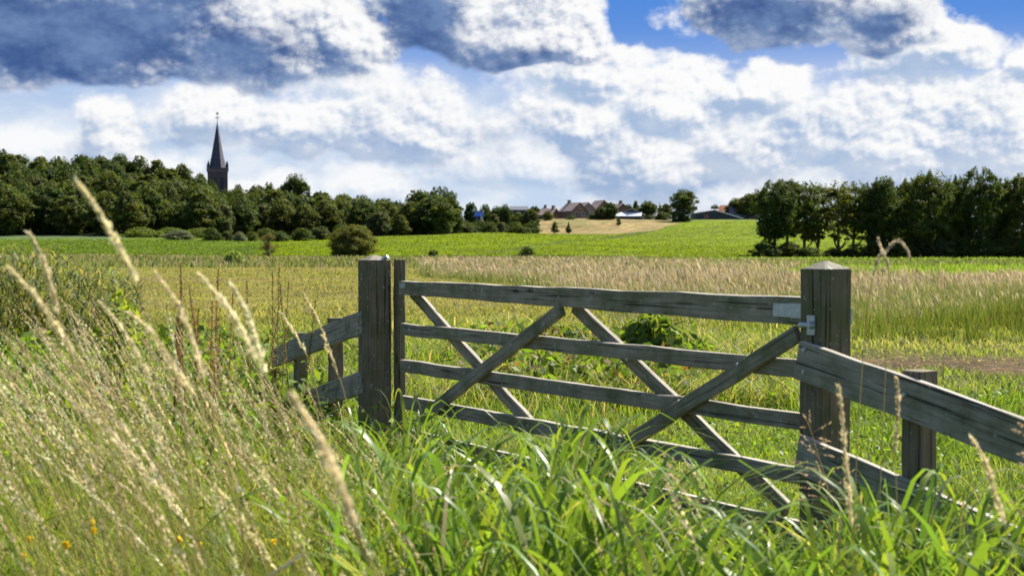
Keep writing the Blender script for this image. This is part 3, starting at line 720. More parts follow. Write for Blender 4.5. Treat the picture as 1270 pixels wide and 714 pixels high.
proto('vine', 0, 390, H=1.6, Wd=9, r0=0.05, z0=0.0, nl=44, nleaf=5000, leaf=0.22, base=(0.105, 0.145, 0.030), shape='bush', lobe=(0.12, 0.22), multi=3, nb=5)
PLACED = {}
def tree(kind, i, px, d, top=None, H=None, wpx=None, Wm=None, name='tree', label='', cat='tree', group=None, rz=None, sink=0.0):
    """stand a tree on the ground; its height from the picture row of its top or in metres"""
    cm, tm, ph, pw = PROTO[kind][i % len(PROTO[kind])]
    x = xat(px, d); g = gz(x, d) - sink
    if H is None: H = at(px, top, d).z - g
    if Wm is None: Wm = (wpx/F*d) if wpx else pw*H/ph
    r = random.Random(int(px*13+d*7)); rz = r.uniform(0, 6.28) if rz is None else rz
    e = empty(name, (x, d, g), rz); e.scale = (Wm/pw, Wm/pw, H/ph)
    for nm, me in (('crown', cm), ('trunk', tm)):
        o = bpy.data.objects.new(nm, me); COL.objects.link(o); o.parent = e
    tag(e, label, cat, group)
    return e

# the wood on the hill: trees in ranks up the slope, the skyline kept by the back rank
SKY = [(-80, 186), (0, 181), (30, 189), (70, 193), (100, 190), (150, 184), (185, 194), (222, 196), (243, 206), (262, 218), (292, 226), (330, 224), (352, 226), (400, 234), (440, 237), (470, 241), (500, 246)]
def skyline(px): return float(np.interp(px, [s[0] for s in SKY], [s[1] for s in SKY]))
r = random.Random(5)
wood_ranks = [(306, 10.0, 24), (330, 10.5, 26), (356, 11.5, 26), (384, 12.0, 27), (414, 12.5, 28), (446, 13.0, 30)]
for ri, (d, hh, step) in enumerate(wood_ranks):
    px = -250 + r.uniform(0, step)
    while px < 492:
        dd = d + r.uniform(-9, 9)
        if px > 300 and ri < 2: dd += 26
        g = gz(xat(px, dd), dd); H = hh*r.uniform(0.82, 1.18)
        lim = skyline(px) + (r.uniform(0, 7) if ri < 5 else r.uniform(-3, 4))
        if px > 246 and px < 292: lim = max(lim, 231 + r.uniform(0, 4))
        H = min(H, at(px, lim, dd).z - g)
        if H > 4.0:
            fr = ri == 0
            tree('oak', r.randrange(7), px, dd, H=H, Wm=H*r.uniform(0.78, 1.02), name='woodland_tree',
                 label='broad leafy tree in the front rank of the wood below the church' if fr else 'broad leafy tree packed among others on the wooded hill', group='front trees of the wooded hill' if fr else 'trees packed on the wooded hill', sink=0.5)
        px += step*r.uniform(0.75, 1.3)
# the skyline rank
px = -250
k = 0
while px < 480:
    if not (250 < px < 290 or 345 < px < 392):
        dd = 470 if px < 240 else (440 if px < 340 else 400)
        tree('oak', (k*3+1), px, dd, top=skyline(px)+r.uniform(-2, 3), Wm=r.uniform(9, 12), name='woodland_tree', label='tree whose round crown stands on the skyline of the wooded hill', group='skyline trees of the wooded hill', sink=0.3)
    px += r.uniform(22, 32); k += 1
tree('lone', 0, 367, 392, top=211, wpx=44, name='skyline_tree', label='tall airy tree with an open round crown rising above the wood right of the church', rz=1.0)
tree('oak', 0, 334, 415, top=222, wpx=26, name='skyline_tree', label='small pointed tree crown just left of the airy skyline tree')
for px_, d_, tp_, w_, i_, lb_ in [(249, 442, 211, 28, 2, 'round tree crown hiding the left side of the church tower'), (263, 446, 219, 24, 5, 'tree crown just in front of the church tower'), (279, 440, 231, 24, 1, 'low tree crown under the right corner of the church tower'), (296, 436, 225, 24, 3, 'tree crown right of the church tower')]:
    tree('oak', i_, px_, d_, top=tp_, wpx=w_, name='churchyard_tree', label=lb_)
# bushes and hedge at the foot of the wood
for q, (px, d, top, w, kd, i, lb) in enumerate([
 (222, 268, 284, 46, 'willow', 0, 'pale grey green willow bush at the left end of the bush row'),
 (262, 262, 280, 27, 'bush', 1, 'round dark ball shaped bush next to the grey willow bush'),
 (281, 266, 285, 18, 'bush', 3, 'slim bush squeezed right beside the round ball shaped bush'),
 (297, 262, 286, 20, 'willow', 0, 'silvery leaved bush in the middle of the bush row'),
 (313, 266, 286, 18, 'bush', 0, 'dark bush between the silvery bush and the thin olive shrub'),
 (346, 268, 285, 34, 'bush', 2, 'dark wide bush behind the thin olive shrub'),
 (374, 276, 281, 34, 'bush', 1, 'grey green bush left of the big round meadow bush'),
 (398, 280, 279, 34, 'bush', 3, 'grey green bush touching the left side of the big round meadow bush'),
 (424, 286, 276, 32, 'bush', 4, 'dark bush peeping out behind the big round meadow bush'),
 (330, 285, 281, 30, 'bush', 0, 'low dark bush behind the gap in the bush row')]):
    tree(kd, i, px, d, top=top, wpx=w, name='bush', label=lb, cat='bush')
for q, (px, d, lb) in enumerate([(176, 288, 'bright leafy mound at the left of the bramble bank under the wood'), (212, 292, 'bright leafy mound in the middle of the bramble bank under the wood'), (246, 292, 'bright leafy mound at the right of the bramble bank under the wood')]):
    tree('vine', 0, px, d, top=282+q*0.5-1, wpx=56, name='bramble_bank', label=lb, cat='bramble', rz=q*2.0)
tree('big_bush', 0, 437, 158, top=276, wpx=70, name='bush', label='big round olive bush standing alone in the meadow left of the gate', cat='bush', rz=0.7)
tree('thin_bush', 0, 333, 150, top=286, wpx=26, name='shrub', label='thin see-through olive shrub standing left of the big round bush', cat='shrub')
tree('bush', 1, 538, 158, top=309, wpx=17, name='shrub', label='small dark shrub at the edge of the crop behind the gate latch', cat='shrub')
tree('bush', 2, 653, 156, top=304, wpx=21, name='shrub', label='small dark shrub beside tall grass at the crop edge, right of centre', cat='shrub')
# the middle clump and the thicket behind it
for px, d, top, w, i, lb in [
 (520, 338, 231, 56, 1, 'dark tree at the left side of the big round clump'),
 (545, 350, 227, 60, 5, 'tallest dark tree of the big round clump behind the green crop'),
 (540, 326, 238, 66, 0, 'dense dark tree at the front of the big round clump'),
 (560, 334, 240, 34, 3, 'dark tree at the right side of the big round clump'),
 (508, 330, 246, 36, 6, 'lower dark tree at the left foot of the big round clump'),
 (484, 332, 247, 30, 2, 'mid green tree filling the gap left of the big round clump'),
 (470, 316, 258, 36, 4, 'grey green tree at the right end of the wood'),
 (497, 318, 264, 26, 6, 'small grey green tree in front of the gap left of the round clump'),
 (585, 384, 248, 22, 1, 'bushy tree right behind the big round clump'),
 (602, 388, 251, 22, 3, 'bushy tree behind the blue roof'),
 (616, 388, 253, 20, 0, 'bushy tree between the blue roof and the pointed birch'),
 (627, 384, 251, 20, 5, 'pointed pale birch left of the dark hut roof'),
 (643, 366, 262, 26, 2, 'low dark tree in front of the dark hut roof'),
 (658, 366, 256, 24, 4, 'dark tree at the right end of the thicket'),
 (612, 362, 263, 18, 6, 'small dark tree below the blue roof')]:
    tree('oak', i, px, d, top=top, wpx=w, name='tree', label=lb, sink=0.8)
for px, d, top, w, i, lb in [
 (575, 346, 271, 30, 0, 'rounded bush at the left of the thicket by the crop edge'), (594, 350, 271, 30, 2, 'rounded bush below the blue roof'),
 (607, 340, 273, 26, 1, 'dark bush in the middle of the thicket by the crop edge'), (622, 346, 274, 26, 3, 'pale bush in the middle of the thicket by the crop edge'),
 (640, 342, 273, 30, 4, 'wide bush toward the right of the thicket'), (660, 344, 272, 26, 2, 'dark bush at the right end of the thicket by the dry bank'), (582, 338, 279, 24, 3, 'low grey bush beside the foot of the round clump'), (650, 336, 280, 24, 1, 'low bush in front of the right end of the thicket')]:
    tree('bush', i, px, d, top=top, wpx=w, name='bush', label=lb, cat='bush', sink=0.3)
for px, d, top, b, w, i, lb in [
 (688, 350, 273, 290, 13, 0, 'left of the two young trees on the dry grass bank'), (705, 348, 274, 290, 10, 1, 'right of the two young trees on the dry grass bank'), (767, 378, 268, 284, 8, 0, 'single young tree on the dry bank below the white barn')]:
    tree('sapling', i, px, d, top=top, wpx=w, name='young_tree', label=lb, cat='young tree')
# trees in and around the village
for kd, px, d, top, w, i, lb in [
 ('oak', 755, 404, 249, 26, 1, 'dark tree in front of the twin gabled house'), ('oak', 745, 402, 255, 18, 4, 'low tree hiding the corner of the twin gabled house'),
 ('oak', 779, 445, 252, 20, 3, 'pale tree behind the white roofed barn'), ('oak', 788, 452, 247, 10, 6, 'slim pale birch behind the white roofed barn'),
 ('oak', 803, 424, 247, 28, 0, 'round dark tree right of the white roofed barn'), ('sapling', 818, 440, 250, 8, 0, 'pointed conifer behind the hedge left of the lone tree'),
 ('oak', 826, 428, 251, 18, 2, 'bushy tree just left of the lone round tree'), ('bush', 822, 414, 262, 22, 1, 'hedge bush left of the lone round tree'), ('bush', 806, 416, 266, 22, 3, 'hedge bush below the round dark village tree'),
 ('lone', 847, 402, 232, 42, 0, 'lone round tree standing at the top corner of the right crop field'), ('bush', 844, 400, 257, 30, 2, 'dense dark bush wrapped round the foot of the lone tree'), ('bush', 846, 399, 266, 24, 1, 'low dark bush at the foot of the lone tree'),
 ('oak', 887, 450, 252, 16, 5, 'small round tree behind the long low barn'), ('oak', 912, 440, 243, 26, 0, 'dark tree above the slate roofed house'), ('oak', 928, 436, 238, 32, 2, 'dark tree between the slate roofed house and the right row'),
 ('oak', 942, 444, 236, 34, 1, 'far dark tree half hidden by the first tall tree of the right row'), ('bush', 679, 402, 260, 16, 0, 'garden bush at the left end of the village'), ('bush', 734, 404, 264, 18, 3, 'garden bush below the twin gabled house'), ('oak', 663, 430, 254, 22, 3, 'garden tree beside the grey roofed house'), ('bush', 708, 404, 265, 14, 4, 'garden bush before the brick gable house')]:
    tree(kd, i, px, d, top=top, wpx=w, name='bush' if kd == 'bush' else 'tree', label=lb, cat='bush' if kd == 'bush' else 'tree', sink=0.2, rz=2.2 if kd == 'lone' else None)
# the tall row at the right
for q, (px, d, top, w, i, lb) in enumerate([
 (960, 178, 217, 54, 2, 'first tall tree of the right row, at its open left end'), (975, 186, 216, 46, 0, 'second tall tree of the right row, behind the first'), (997, 182, 219, 50, 3, 'tall tree left of the bright gap in the right row'),
 (1014, 190, 221, 44, 1, 'slim open tree in the bright gap of the right row'), (1040, 184, 218, 48, 5, 'slim open tree right of the bright gap in the right row'), (1058, 192, 219, 50, 3, 'open feathery tree in the low part of the right row'), (1078, 182, 221, 46, 3, 'slim tree where the right row closes up'),
 (1096, 180, 211, 58, -1, 'dense round tree where the right row grows higher'), (1126, 190, 214, 44, -3, 'lower tree in the dip left of the highest part of the right row'), (1152, 178, 203, 70, -2, 'broad high round crown in the middle of the right row'),
 (1184, 188, 210, 44, -4, 'lower tree in the dip beside the highest round crown'), (1214, 179, 199, 76, -4, 'highest round crowned tree of the right row'), (1243, 188, 213, 40, -1, 'tree in the dip after the highest round crown'), (1268, 178, 207, 60, -3, 'dense tree at the right edge of the view'), (1306, 182, 203, 66, -2, 'tall tree beyond the right edge of the row'), (1348, 180, 204, 66, -4, 'last tall tree of the row')]):
    if i < 0:
        tree('round', -i-1, px, d, top=top, wpx=w*1.08, name='tall_tree', label=lb, group='tall row of trees', sink=0.1)
        continue
    tree('tall', i, px, d, top=top, wpx=w*1.12, name='tall_tree', label=lb, group='tall row of trees', sink=0.1)
for q, (px, d, top, w, i) in enumerate([(1112, 200, 224, 50, 4), (1174, 200, 220, 50, 2), (1240, 202, 222, 56, 4), (1086, 200, 228, 34, 3)]):
    tree('tall', i, px, d, top=top, wpx=w*1.1, name='tall_tree', label='tall tree standing in the second rank behind the dense right row', group='second rank of the right row', sink=0.1)
for q, (px, d, top, w, i) in enumerate([(950, 176, 296, 46, 2), (978, 178, 298, 44, 0), (1004, 177, 305, 36, 1), (1034, 178, 306, 34, 3), (1062, 178, 299, 40, 4), (1088, 178, 292, 44, 2), (1112, 177, 296, 46, 0), (1138, 178, 290, 50, 1), (1166, 176, 294, 48, 3), (1192, 177, 290, 50, 2), (1220, 176, 293, 50, 4), (1248, 177, 291, 48, 0), (1276, 176, 292, 50, 1), (1310, 178, 292, 50, 2)]):
    tree('bush', i, px, d, top=top, wpx=w, name='bush', label='dark undergrowth bush at the foot of the tall right row', cat='bush', group='undergrowth of the right row', sink=0.1)
# ------------------------------------------------------------------ church and village
M['slate_spire'] = tile_mat('slate_spire', (0.050, 0.050, 0.066), (0.085, 0.082, 0.10))
M['brick_dark'] = brick_mat('dark_church_brick', (0.13, 0.085, 0.07), (0.17, 0.11, 0.09), (0.2, 0.18, 0.16), 2.0)
M['brick'] = brick_mat('red_brick', (0.22, 0.11, 0.075), (0.28, 0.15, 0.10), (0.3, 0.26, 0.22), 3.0)
M['brown_tile'] = tile_mat('brown_roof_tiles', (0.20, 0.14, 0.115), (0.31, 0.23, 0.20))
M['orange_tile'] = tile_mat('orange_roof_tiles', (0.36, 0.12, 0.06), (0.48, 0.18, 0.09))
M['grey_tile'] = tile_mat('grey_roof', (0.24, 0.25, 0.27), (0.34, 0.35, 0.37))
M['slate'] = tile_mat('slate_roof', (0.07, 0.075, 0.095), (0.11, 0.115, 0.14))
M['white_sheet'] = plain_mat('pale_roof_sheet', (0.62, 0.64, 0.66), 0.5, 0.1, 1.5)
M['blue_sheet'] = plain_mat('blue_roof_sheet', (0.05, 0.16, 0.50), 0.5, 0.15, 1.5)
M['dark_board'] = plain_mat('dark_boarding', (0.050, 0.052, 0.062), 0.8, 0.3, 1.2)
M['glass'] = plain_mat('dark_window_glass', (0.03, 0.035, 0.04), 0.15, 0.2, 1.0)
M['white_paint'] = plain_mat('white_paint', (0.72, 0.72, 0.70), 0.6, 0.06, 2.0)
M['stone'] = plain_mat('grey_stone', (0.22, 0.19, 0.17), 0.9, 0.2, 3.0)
def poly(name, verts, faces, mat, parent, loc=None):
    me = bpy.data.meshes.new(name); me.from_pydata([tuple(v) for v in verts], [], faces); me.update()
    bm = bmesh.new(); bm.from_mesh(me); bmesh.ops.recalc_face_normals(bm, faces=bm.faces); bm.to_mesh(me); bm.free()
    return link(name, me, mat, parent, loc)
def cuboid(name, x0, x1, y0, y1, z0, z1, mat, parent):
    v = [(x, y, z) for z in (z0, z1) for y in (y0, y1) for x in (x0, x1)]
    return poly(name, v, [(0, 1, 3, 2), (4, 6, 7, 5), (0, 4, 5, 1), (2, 3, 7, 6), (0, 2, 6, 4), (1, 5, 7, 3)], mat, parent)
def cone_mesh(name, n, r0, z0, r1, z1, mat, parent, cx=0, cy=0, rot=0.0):
    v = []; f = []
    for rr, zz in ((r0, z0), (r1, z1)):
        for k in range(n):
            a = 2*math.pi*(k+0.5)/n + rot; v.append((cx+rr*math.cos(a), cy+rr*math.sin(a), zz))
    for k in range(n): f.append((k, (k+1) % n, n+(k+1) % n, n+k))
    f += [tuple(range(n))[::-1], tuple(range(n, 2*n))]
    return poly(name, v, f, mat, parent)
# church: tower with corner pinnacles, octagonal slate spire, cross with weathercock, nave behind the trees
cx = xat(270.5, 500); cg = gz(cx, 500); Zt = lambda py: at(270, py, 500).z - cg
ch = empty('church', (cx, 500, cg), math.radians(14))
tag(ch, 'dark brick church tower with a slender slate spire above the wooded hill', 'church')
zt = Zt(213.5); hw = 3.35
tw = cuboid('tower', -hw, hw, -hw, hw, -1, zt, M['brick_dark'], ch)
for sx in (-1, 1):
    cuboid('belfry_opening', sx*1.3-0.55, sx*1.3+0.55, -hw-0.05, -hw+0.1, zt-6.3, zt-2.0, M['dark_board'], ch)
    o = cuboid('belfry_opening', hw-0.1, hw+0.05, sx*1.3-0.55, sx*1.3+0.55, zt-6.3, zt-2.0, M['dark_board'], ch)
cuboid('cornice', -hw-0.22, hw+0.22, -hw-0.22, hw+0.22, zt, zt+0.45, M['stone'], ch)
for (a, b, c, d) in ((-hw, hw, -hw-0.1, -hw+0.2), (-hw, hw, hw-0.2, hw+0.1), (-hw-0.1, -hw+0.2, -hw+0.2, hw-0.2), (hw-0.2, hw+0.1, -hw+0.2, hw-0.2)):
    cuboid('parapet', a, b, c, d, zt+0.45, zt+1.35, M['brick_dark'], ch)
for sx in (-1, 1):
    for sy in (-1, 1):
        p = cone_mesh('pinnacle', 4, 0.62, zt+0.46, 0.55, zt+2.1, M['brick_dark'], ch, sx*(hw-0.15), sy*(hw-0.15))
        cone_mesh('pinnacle_cap', 4, 0.66, zt+2.1, 0.04, zt+3.9, M['slate_spire'], p, sx*(hw-0.15), sy*(hw-0.15))
za = Zt(152)
spire = cone_mesh('spire', 8, 3.22, zt+0.46, 2.95, zt+1.6, M['slate_spire'], ch)
cone_mesh('spire_upper', 8, 2.95, zt+1.6, 0.10, za, M['slate_spire'], spire)
for k in range(4):
    a = k*math.pi/2 - math.pi/2
    x, y = math.cos(a)*2.35, math.sin(a)*2.35
    cone_mesh('lucarne', 4, 0.42, zt+2.6, 0.02, zt+4.6, M['slate_spire'], spire, x, y, a)
vane = cuboid('cross', -0.08, 0.08, -0.08, 0.08, za-0.3, Zt(139), M['dark_board'], ch)
cuboid('cross_arm', -0.75, 0.75, -0.07, 0.07, Zt(146.5), Zt(146.5)+0.2, M['dark_board'], vane)
poly('weathercock', [(-0.7, -.06, Zt(141.5)), (0.6, -.06, Zt(141.8)), (0.2, -.06, Zt(139.4)), (-0.7, .06, Zt(141.5)), (0.6, .06, Zt(141.8)), (0.2, .06, Zt(139.4))], [(0, 1, 2), (3, 5, 4), (0, 3, 4, 1), (1, 4, 5, 2), (2, 5, 3, 0)], M['dark_board'], vane)
def gable(parent, x0, x1, y0, y1, eave, ridge, wall, roof, along='x', over=0.35, chimney=None, names=('wall', 'roof'), th=0.22):
    """walls with gables and a pitched roof; the ridge runs along local x or y"""
    if along == 'x':
        ym = (y0+y1)/2
        v = [(x0, y0, -1), (x1, y0, -1), (x1, y1, -1), (x0, y1, -1), (x0, y0, eave), (x1, y0, eave), (x1, y1, eave), (x0, y1, eave), (x0, ym, ridge), (x1, ym, ridge)]
        f = [(0, 1, 5, 4), (2, 3, 7, 6), (3, 0, 4, 8, 7), (1, 2, 6, 9, 5), (4, 5, 9, 8), (6, 7, 8, 9), (0, 3, 2, 1)]
        sl = (ridge-eave)/((y1-y0)/2); e = over*sl
        a, b = x0-over, x1+over
        up = 0.06
        prof = [(y0-over, eave-e+up), (ym, ridge+up), (y1+over, eave-e+up), (y1+over, eave-e+th+up), (ym, ridge+th+up), (y0-over, eave-e+th+up)]
        rv = [(a, y, z) for y, z in prof] + [(b, y, z) for y, z in prof]
    else:
        xm = (x0+x1)/2
        v = [(x0, y0, -1), (x1, y0, -1), (x1, y1, -1), (x0, y1, -1), (x0, y0, eave), (x1, y0, eave), (x1, y1, eave), (x0, y1, eave), (xm, y0, ridge), (xm, y1, ridge)]
        f = [(0, 1, 5, 8, 4), (2, 3, 7, 9, 6), (3, 0, 4, 7), (1, 2, 6, 5), (4, 8, 9, 7), (5, 6, 9, 8), (0, 3, 2, 1)]
        sl = (ridge-eave)/((x1-x0)/2); e = over*sl; a, b = y0-over, y1+over; up = 0.06
        prof = [(x0-over, eave-e+up), (xm, ridge+up), (x1+over, eave-e+up), (x1+over, eave-e+th+up), (xm, ridge+th+up), (x0-over, eave-e+th+up)]
        rv = [(x, a, z) for x, z in prof] + [(x, b, z) for x, z in prof]
    w = poly(names[0], v, f, wall, parent)
    q = [(i, (i+1) % 6, 6+(i+1) % 6, 6+i) for i in range(6)]
    ro = poly(names[1], rv, q + [(0, 1, 4, 5), (1, 2, 3, 4), (6, 11, 10, 7), (7, 10, 9, 8)], roof, parent)
    if chimney:
        c = cuboid('chimney', chimney[0]-0.4, chimney[0]+0.4, chimney[1]-0.4, chimney[1]+0.4, ridge-1.0, ridge+1.1, M['brick'], ro)
    return w, ro
def window(parent, x, z, y, w=0.9, h=1.2, wall='y'):
    f = cuboid('window', x-w/2, x+w/2, y-0.07, y+0.04, z-h/2, z+h/2, M['white_paint'], parent)
    cuboid('pane', x-w/2+0.08, x+w/2-0.08, y-0.075, y-0.03, z-h/2+0.08, z+h/2-0.08, M['glass'], f)
def site(px, d, name, label, rot, cat='house'):
    x = xat(px, d); e = empty(name, (x, d, gz(x, d)), math.radians(rot)); tag(e, label, cat); return e
Zh = lambda px, py, d, e: at(px, py, d).z - e.location.z
m_ = lambda n, d: n/F*d                # picture pixels to metres at a depth
# grey roofed long house, brick gable house, twin gabled house, white roofed barn
e = site(689, 440, 'house', 'long low house with a pale grey roof at the left end of the village', -6); d = 440
gable(e, -4.4, 4.4, -3.2, 3.2, Zh(689, 265, d, e), Zh(689, 258.5, d, e), M['brick'], M['grey_tile'], 'x', chimney=(-3.2, 0))
window(e, -1.5, 0.95, -3.2); window(e, 1.5, 0.95, -3.2)
e = site(681, 428, 'house', 'small brown roofed house before the long grey roof', -38); d = 428
gable(e, -2.4, 2.4, -2.4, 2.4, Zh(681, 267, d, e), Zh(681, 259.5, d, e), M['brick'], M['brown_tile'], 'x', chimney=(1.6, 0))
window(e, 0, 0.9, -2.4)
e = site(711, 424, 'house', 'brick house with one broad gable and a sunlit brown roof', 28); d = 424
gable(e, -2.7, 2.7, -3.6, 3.6, Zh(711, 262, d, e), Zh(711, 252.5, d, e), M['brick'], M['brown_tile'], 'y', chimney=(0, 2.4))
window(e, -1.1, 1.2, -3.6); window(e, 1.1, 1.2, -3.6); window(e, 0, 3.1, -3.6, 0.7, 0.9)
e = site(737, 430, 'house', 'brick house with twin gables beside a dark tree', 20); d = 430
ey, rg = Zh(737, 260, d, e), Zh(737, 249.5, d, e)
gable(e, -0.9, 4.3, -3.4, 3.4, ey, rg, M['brick'], M['brown_tile'], 'y')
e2 = gable(e, -5.6, -0.95, -3.0, 3.0, ey-0.2, rg-0.7, M['brick'], M['brown_tile'], 'y', over=0.3)
for x in (-3.3, 0.6, 2.8): window(e, x, 1.3, -3.4 if x > -1 else -3.0)
e = site(766, 436, 'house', 'house with pale brown roof half hidden right of the dark tree', 24); d = 436
gable(e, -3.0, 3.0, -3.2, 3.2, Zh(766, 263, d, e), Zh(766, 253.5, d, e), M['brick'], M['brown_tile'], 'y', chimney=(0, -1.8))
window(e, 0.8, 1.2, -3.2)
e = site(782, 416, 'barn', 'barn with dark gable and long pale white lean-to roof', -8, 'barn'); d = 416
gable(e, -2.6, 3.6, -2.5, 4.0, Zh(782, 266, d, e), Zh(782, 259.5, d, e), M['dark_board'], M['grey_tile'], 'y')
rz_ = Zh(782, 264, d, e)
poly('lean_to_roof', [(-4.2, -4.6, rz_-1.1), (3.4, -4.6, rz_-1.1), (3.4, -2.6, rz_), (-4.2, -2.6, rz_), (-4.2, -4.6, rz_-1.0), (3.4, -4.6, rz_-1.0), (3.4, -2.6, rz_+0.1), (-4.2, -2.6, rz_+0.1)],
     [(0, 3, 2, 1), (4, 5, 6, 7), (0, 1, 5, 4), (1, 2, 6, 5), (2, 3, 7, 6), (3, 0, 4, 7)], M['white_sheet'], e)
cuboid('lean_to_wall', -4.0, 3.2, -4.3, -2.62, -0.6, rz_-1.15, M['dark_board'], e)
# right of the lone tree: long barn with white verge, orange roofed house, slate roofed house, low house with chimney
e = site(893, 424, 'barn', 'long dark barn with a sloping roof edged in white', 4, 'barn'); d = 424
zr, zl = Zh(885, 260.5, d, e), Zh(918, 270.5, d, e); zl2 = Zh(866, 264, d, e)
w0, wm, w1 = m_(863-893, d), m_(886-893, d), m_(919-893, d)
poly('wall', [(w0, 0, -1), (w1, 0, -1), (w1, 0, zl-0.2), (wm, 0, zr-0.25), (w0, 0, zl2-0.25), (w0, 9, -1), (w1, 9, -1), (w1, 9, zl-0.2), (wm, 9, zr-0.25), (w0, 9, zl2-0.25)],
     [(0, 1, 2, 3, 4), (5, 9, 8, 7, 6), (0, 4, 9, 5), (1, 6, 7, 2), (0, 5, 6, 1), (2, 7, 8, 3), (3, 8, 9, 4)], M['dark_board'], e)
poly('roof', [(w0-.3, -.3, zl2-.2), (wm, -.3, zr-.2), (w1+.5, -.3, zl-.32), (w1+.5, 9.3, zl-.32), (wm, 9.3, zr-.2), (w0-.3, 9.3, zl2-.2), (w0-.3, -.3, zl2), (wm, -.3, zr), (w1+.5, -.3, zl-.12), (w1+.5, 9.3, zl-.12), (wm, 9.3, zr), (w0-.3, 9.3, zl2)],
     [(0, 5, 4, 1), (1, 4, 3, 2), (6, 7, 10, 11), (7, 8, 9, 10), (0, 1, 7, 6), (1, 2, 8, 7), (2, 3, 9, 8), (3, 4, 10, 9), (4, 5, 11, 10), (5, 0, 6, 11)], M['slate'], e)
poly('verge_board', [(wm-.1, -.36, zr-.10), (w1+.6, -.36, zl-.24), (w1+.6, -.31, zl-.24), (wm-.1, -.31, zr-.10), (wm-.1, -.36, zr+.16), (w1+.6, -.36, zl+.04), (w1+.6, -.31, zl+.04), (wm-.1, -.31, zr+.16)],
     [(0, 3, 2, 1), (4, 5, 6, 7), (0, 1, 5, 4), (1, 2, 6, 5), (2, 3, 7, 6), (3, 0, 4, 7)], M['white_paint'], e)
cuboid('door', w0+2.2, w0+3.8, -0.06, 0.05, -0.6, 1.5, M['brick'], e)
e = site(871, 436, 'house', 'low slate house with a chimney behind the left of the long dark barn', 0); d = 436
gable(e, -2.6, 4.5, -2.5, 2.5, Zh(871, 266, d, e), Zh(871, 260.5, d, e), M['brick'], M['grey_tile'], 'x', chimney=(-2.0, 0))
window(e, 0.5, 0.9, -2.5)
e = site(901, 446, 'house', 'house with a steep orange tiled roof behind the long dark barn', 34); d = 446
gable(e, -2.3, 2.3, -2.6, 2.6, Zh(901, 263.5, d, e), Zh(901, 255.5, d, e), M['brick'], M['orange_tile'], 'y')
window(e, 0, 1.3, -2.6)
e = site(922, 438, 'house', 'house with a big dark slate roof left of the right tree row', -5); d = 438
gable(e, -4.2, 4.8, -3.6, 3.6, Zh(922, 269, d, e), Zh(922, 257.5, d, e), M['brick'], M['slate'], 'x')
window(e, -2, 0.7, -3.6); window(e, 1.5, 0.7, -3.6)
e = site(594, 366, 'shed', 'small shed with a bright blue roof by the thicket', -24, 'shed'); d = 366
gable(e, -0.85, 0.85, -0.8, 0.8, Zh(594, 268.5, d, e), Zh(594, 264, d, e), M['dark_board'], M['blue_sheet'], 'x', over=0.15)
cuboid('door', -0.35, 0.35, -0.85, -0.76, -0.4, Zh(594, 270, d, e), M['slate'], e)
e = site(643, 408, 'hut', 'low hut with a dark flat-pitched roof behind the thicket', 0, 'hut'); d = 408
gable(e, -2.2, 2.4, -2, 2, Zh(643, 261, d, e), Zh(643, 257, d, e), M['dark_board'], M['slate'], 'x')
window(e, 0, Zh(643, 264, d, e), -2.0)
e = site(948, 372, 'parked_car', 'white car parked at the top of the field beside the tall trees', 0, 'car')
def car(e):
    prof = [(-2.0, .35), (-2.05, .75), (-1.6, .92), (-1.0, 1.42), (0.6, 1.45), (1.25, 1.0), (2.0, .85), (2.08, .35)]
    v = [(x, y, z) for y in (-.82, .82) for x, z in prof]; n = len(prof)
    poly('body', v, [tuple(range(n))[::-1], tuple(range(n, 2*n))] + [(i, (i+1) % n, n+(i+1) % n, n+i) for i in range(n)], M['white_paint'], e)
    gl = [(-1.35, .98), (-.95, 1.34), (.5, 1.37), (1.0, 1.0)]
    for s in (-1, 1):
        poly('side_window', [(x, s*.83, z) for x, z in gl] + [(x, s*.80, z) for x, z in gl], [(0, 1, 2, 3), (4, 7, 6, 5), (0, 4, 5, 1), (1, 5, 6, 2), (2, 6, 7, 3), (3, 7, 4, 0)], M['glass'], e)
        for x in (-1.25, 1.3):
            bm = bmesh.new(); bmesh.ops.create_cone(bm, cap_ends=True, segments=14, radius1=.34, radius2=.34, depth=.2)
            me = bpy.data.meshes.new('wheel'); bm.to_mesh(me); bm.free()
            o = link('wheel', me, M['dark_board'], e, (x, s*.76, .34)); o.rotation_euler = (math.pi/2, 0, 0)
car(e)
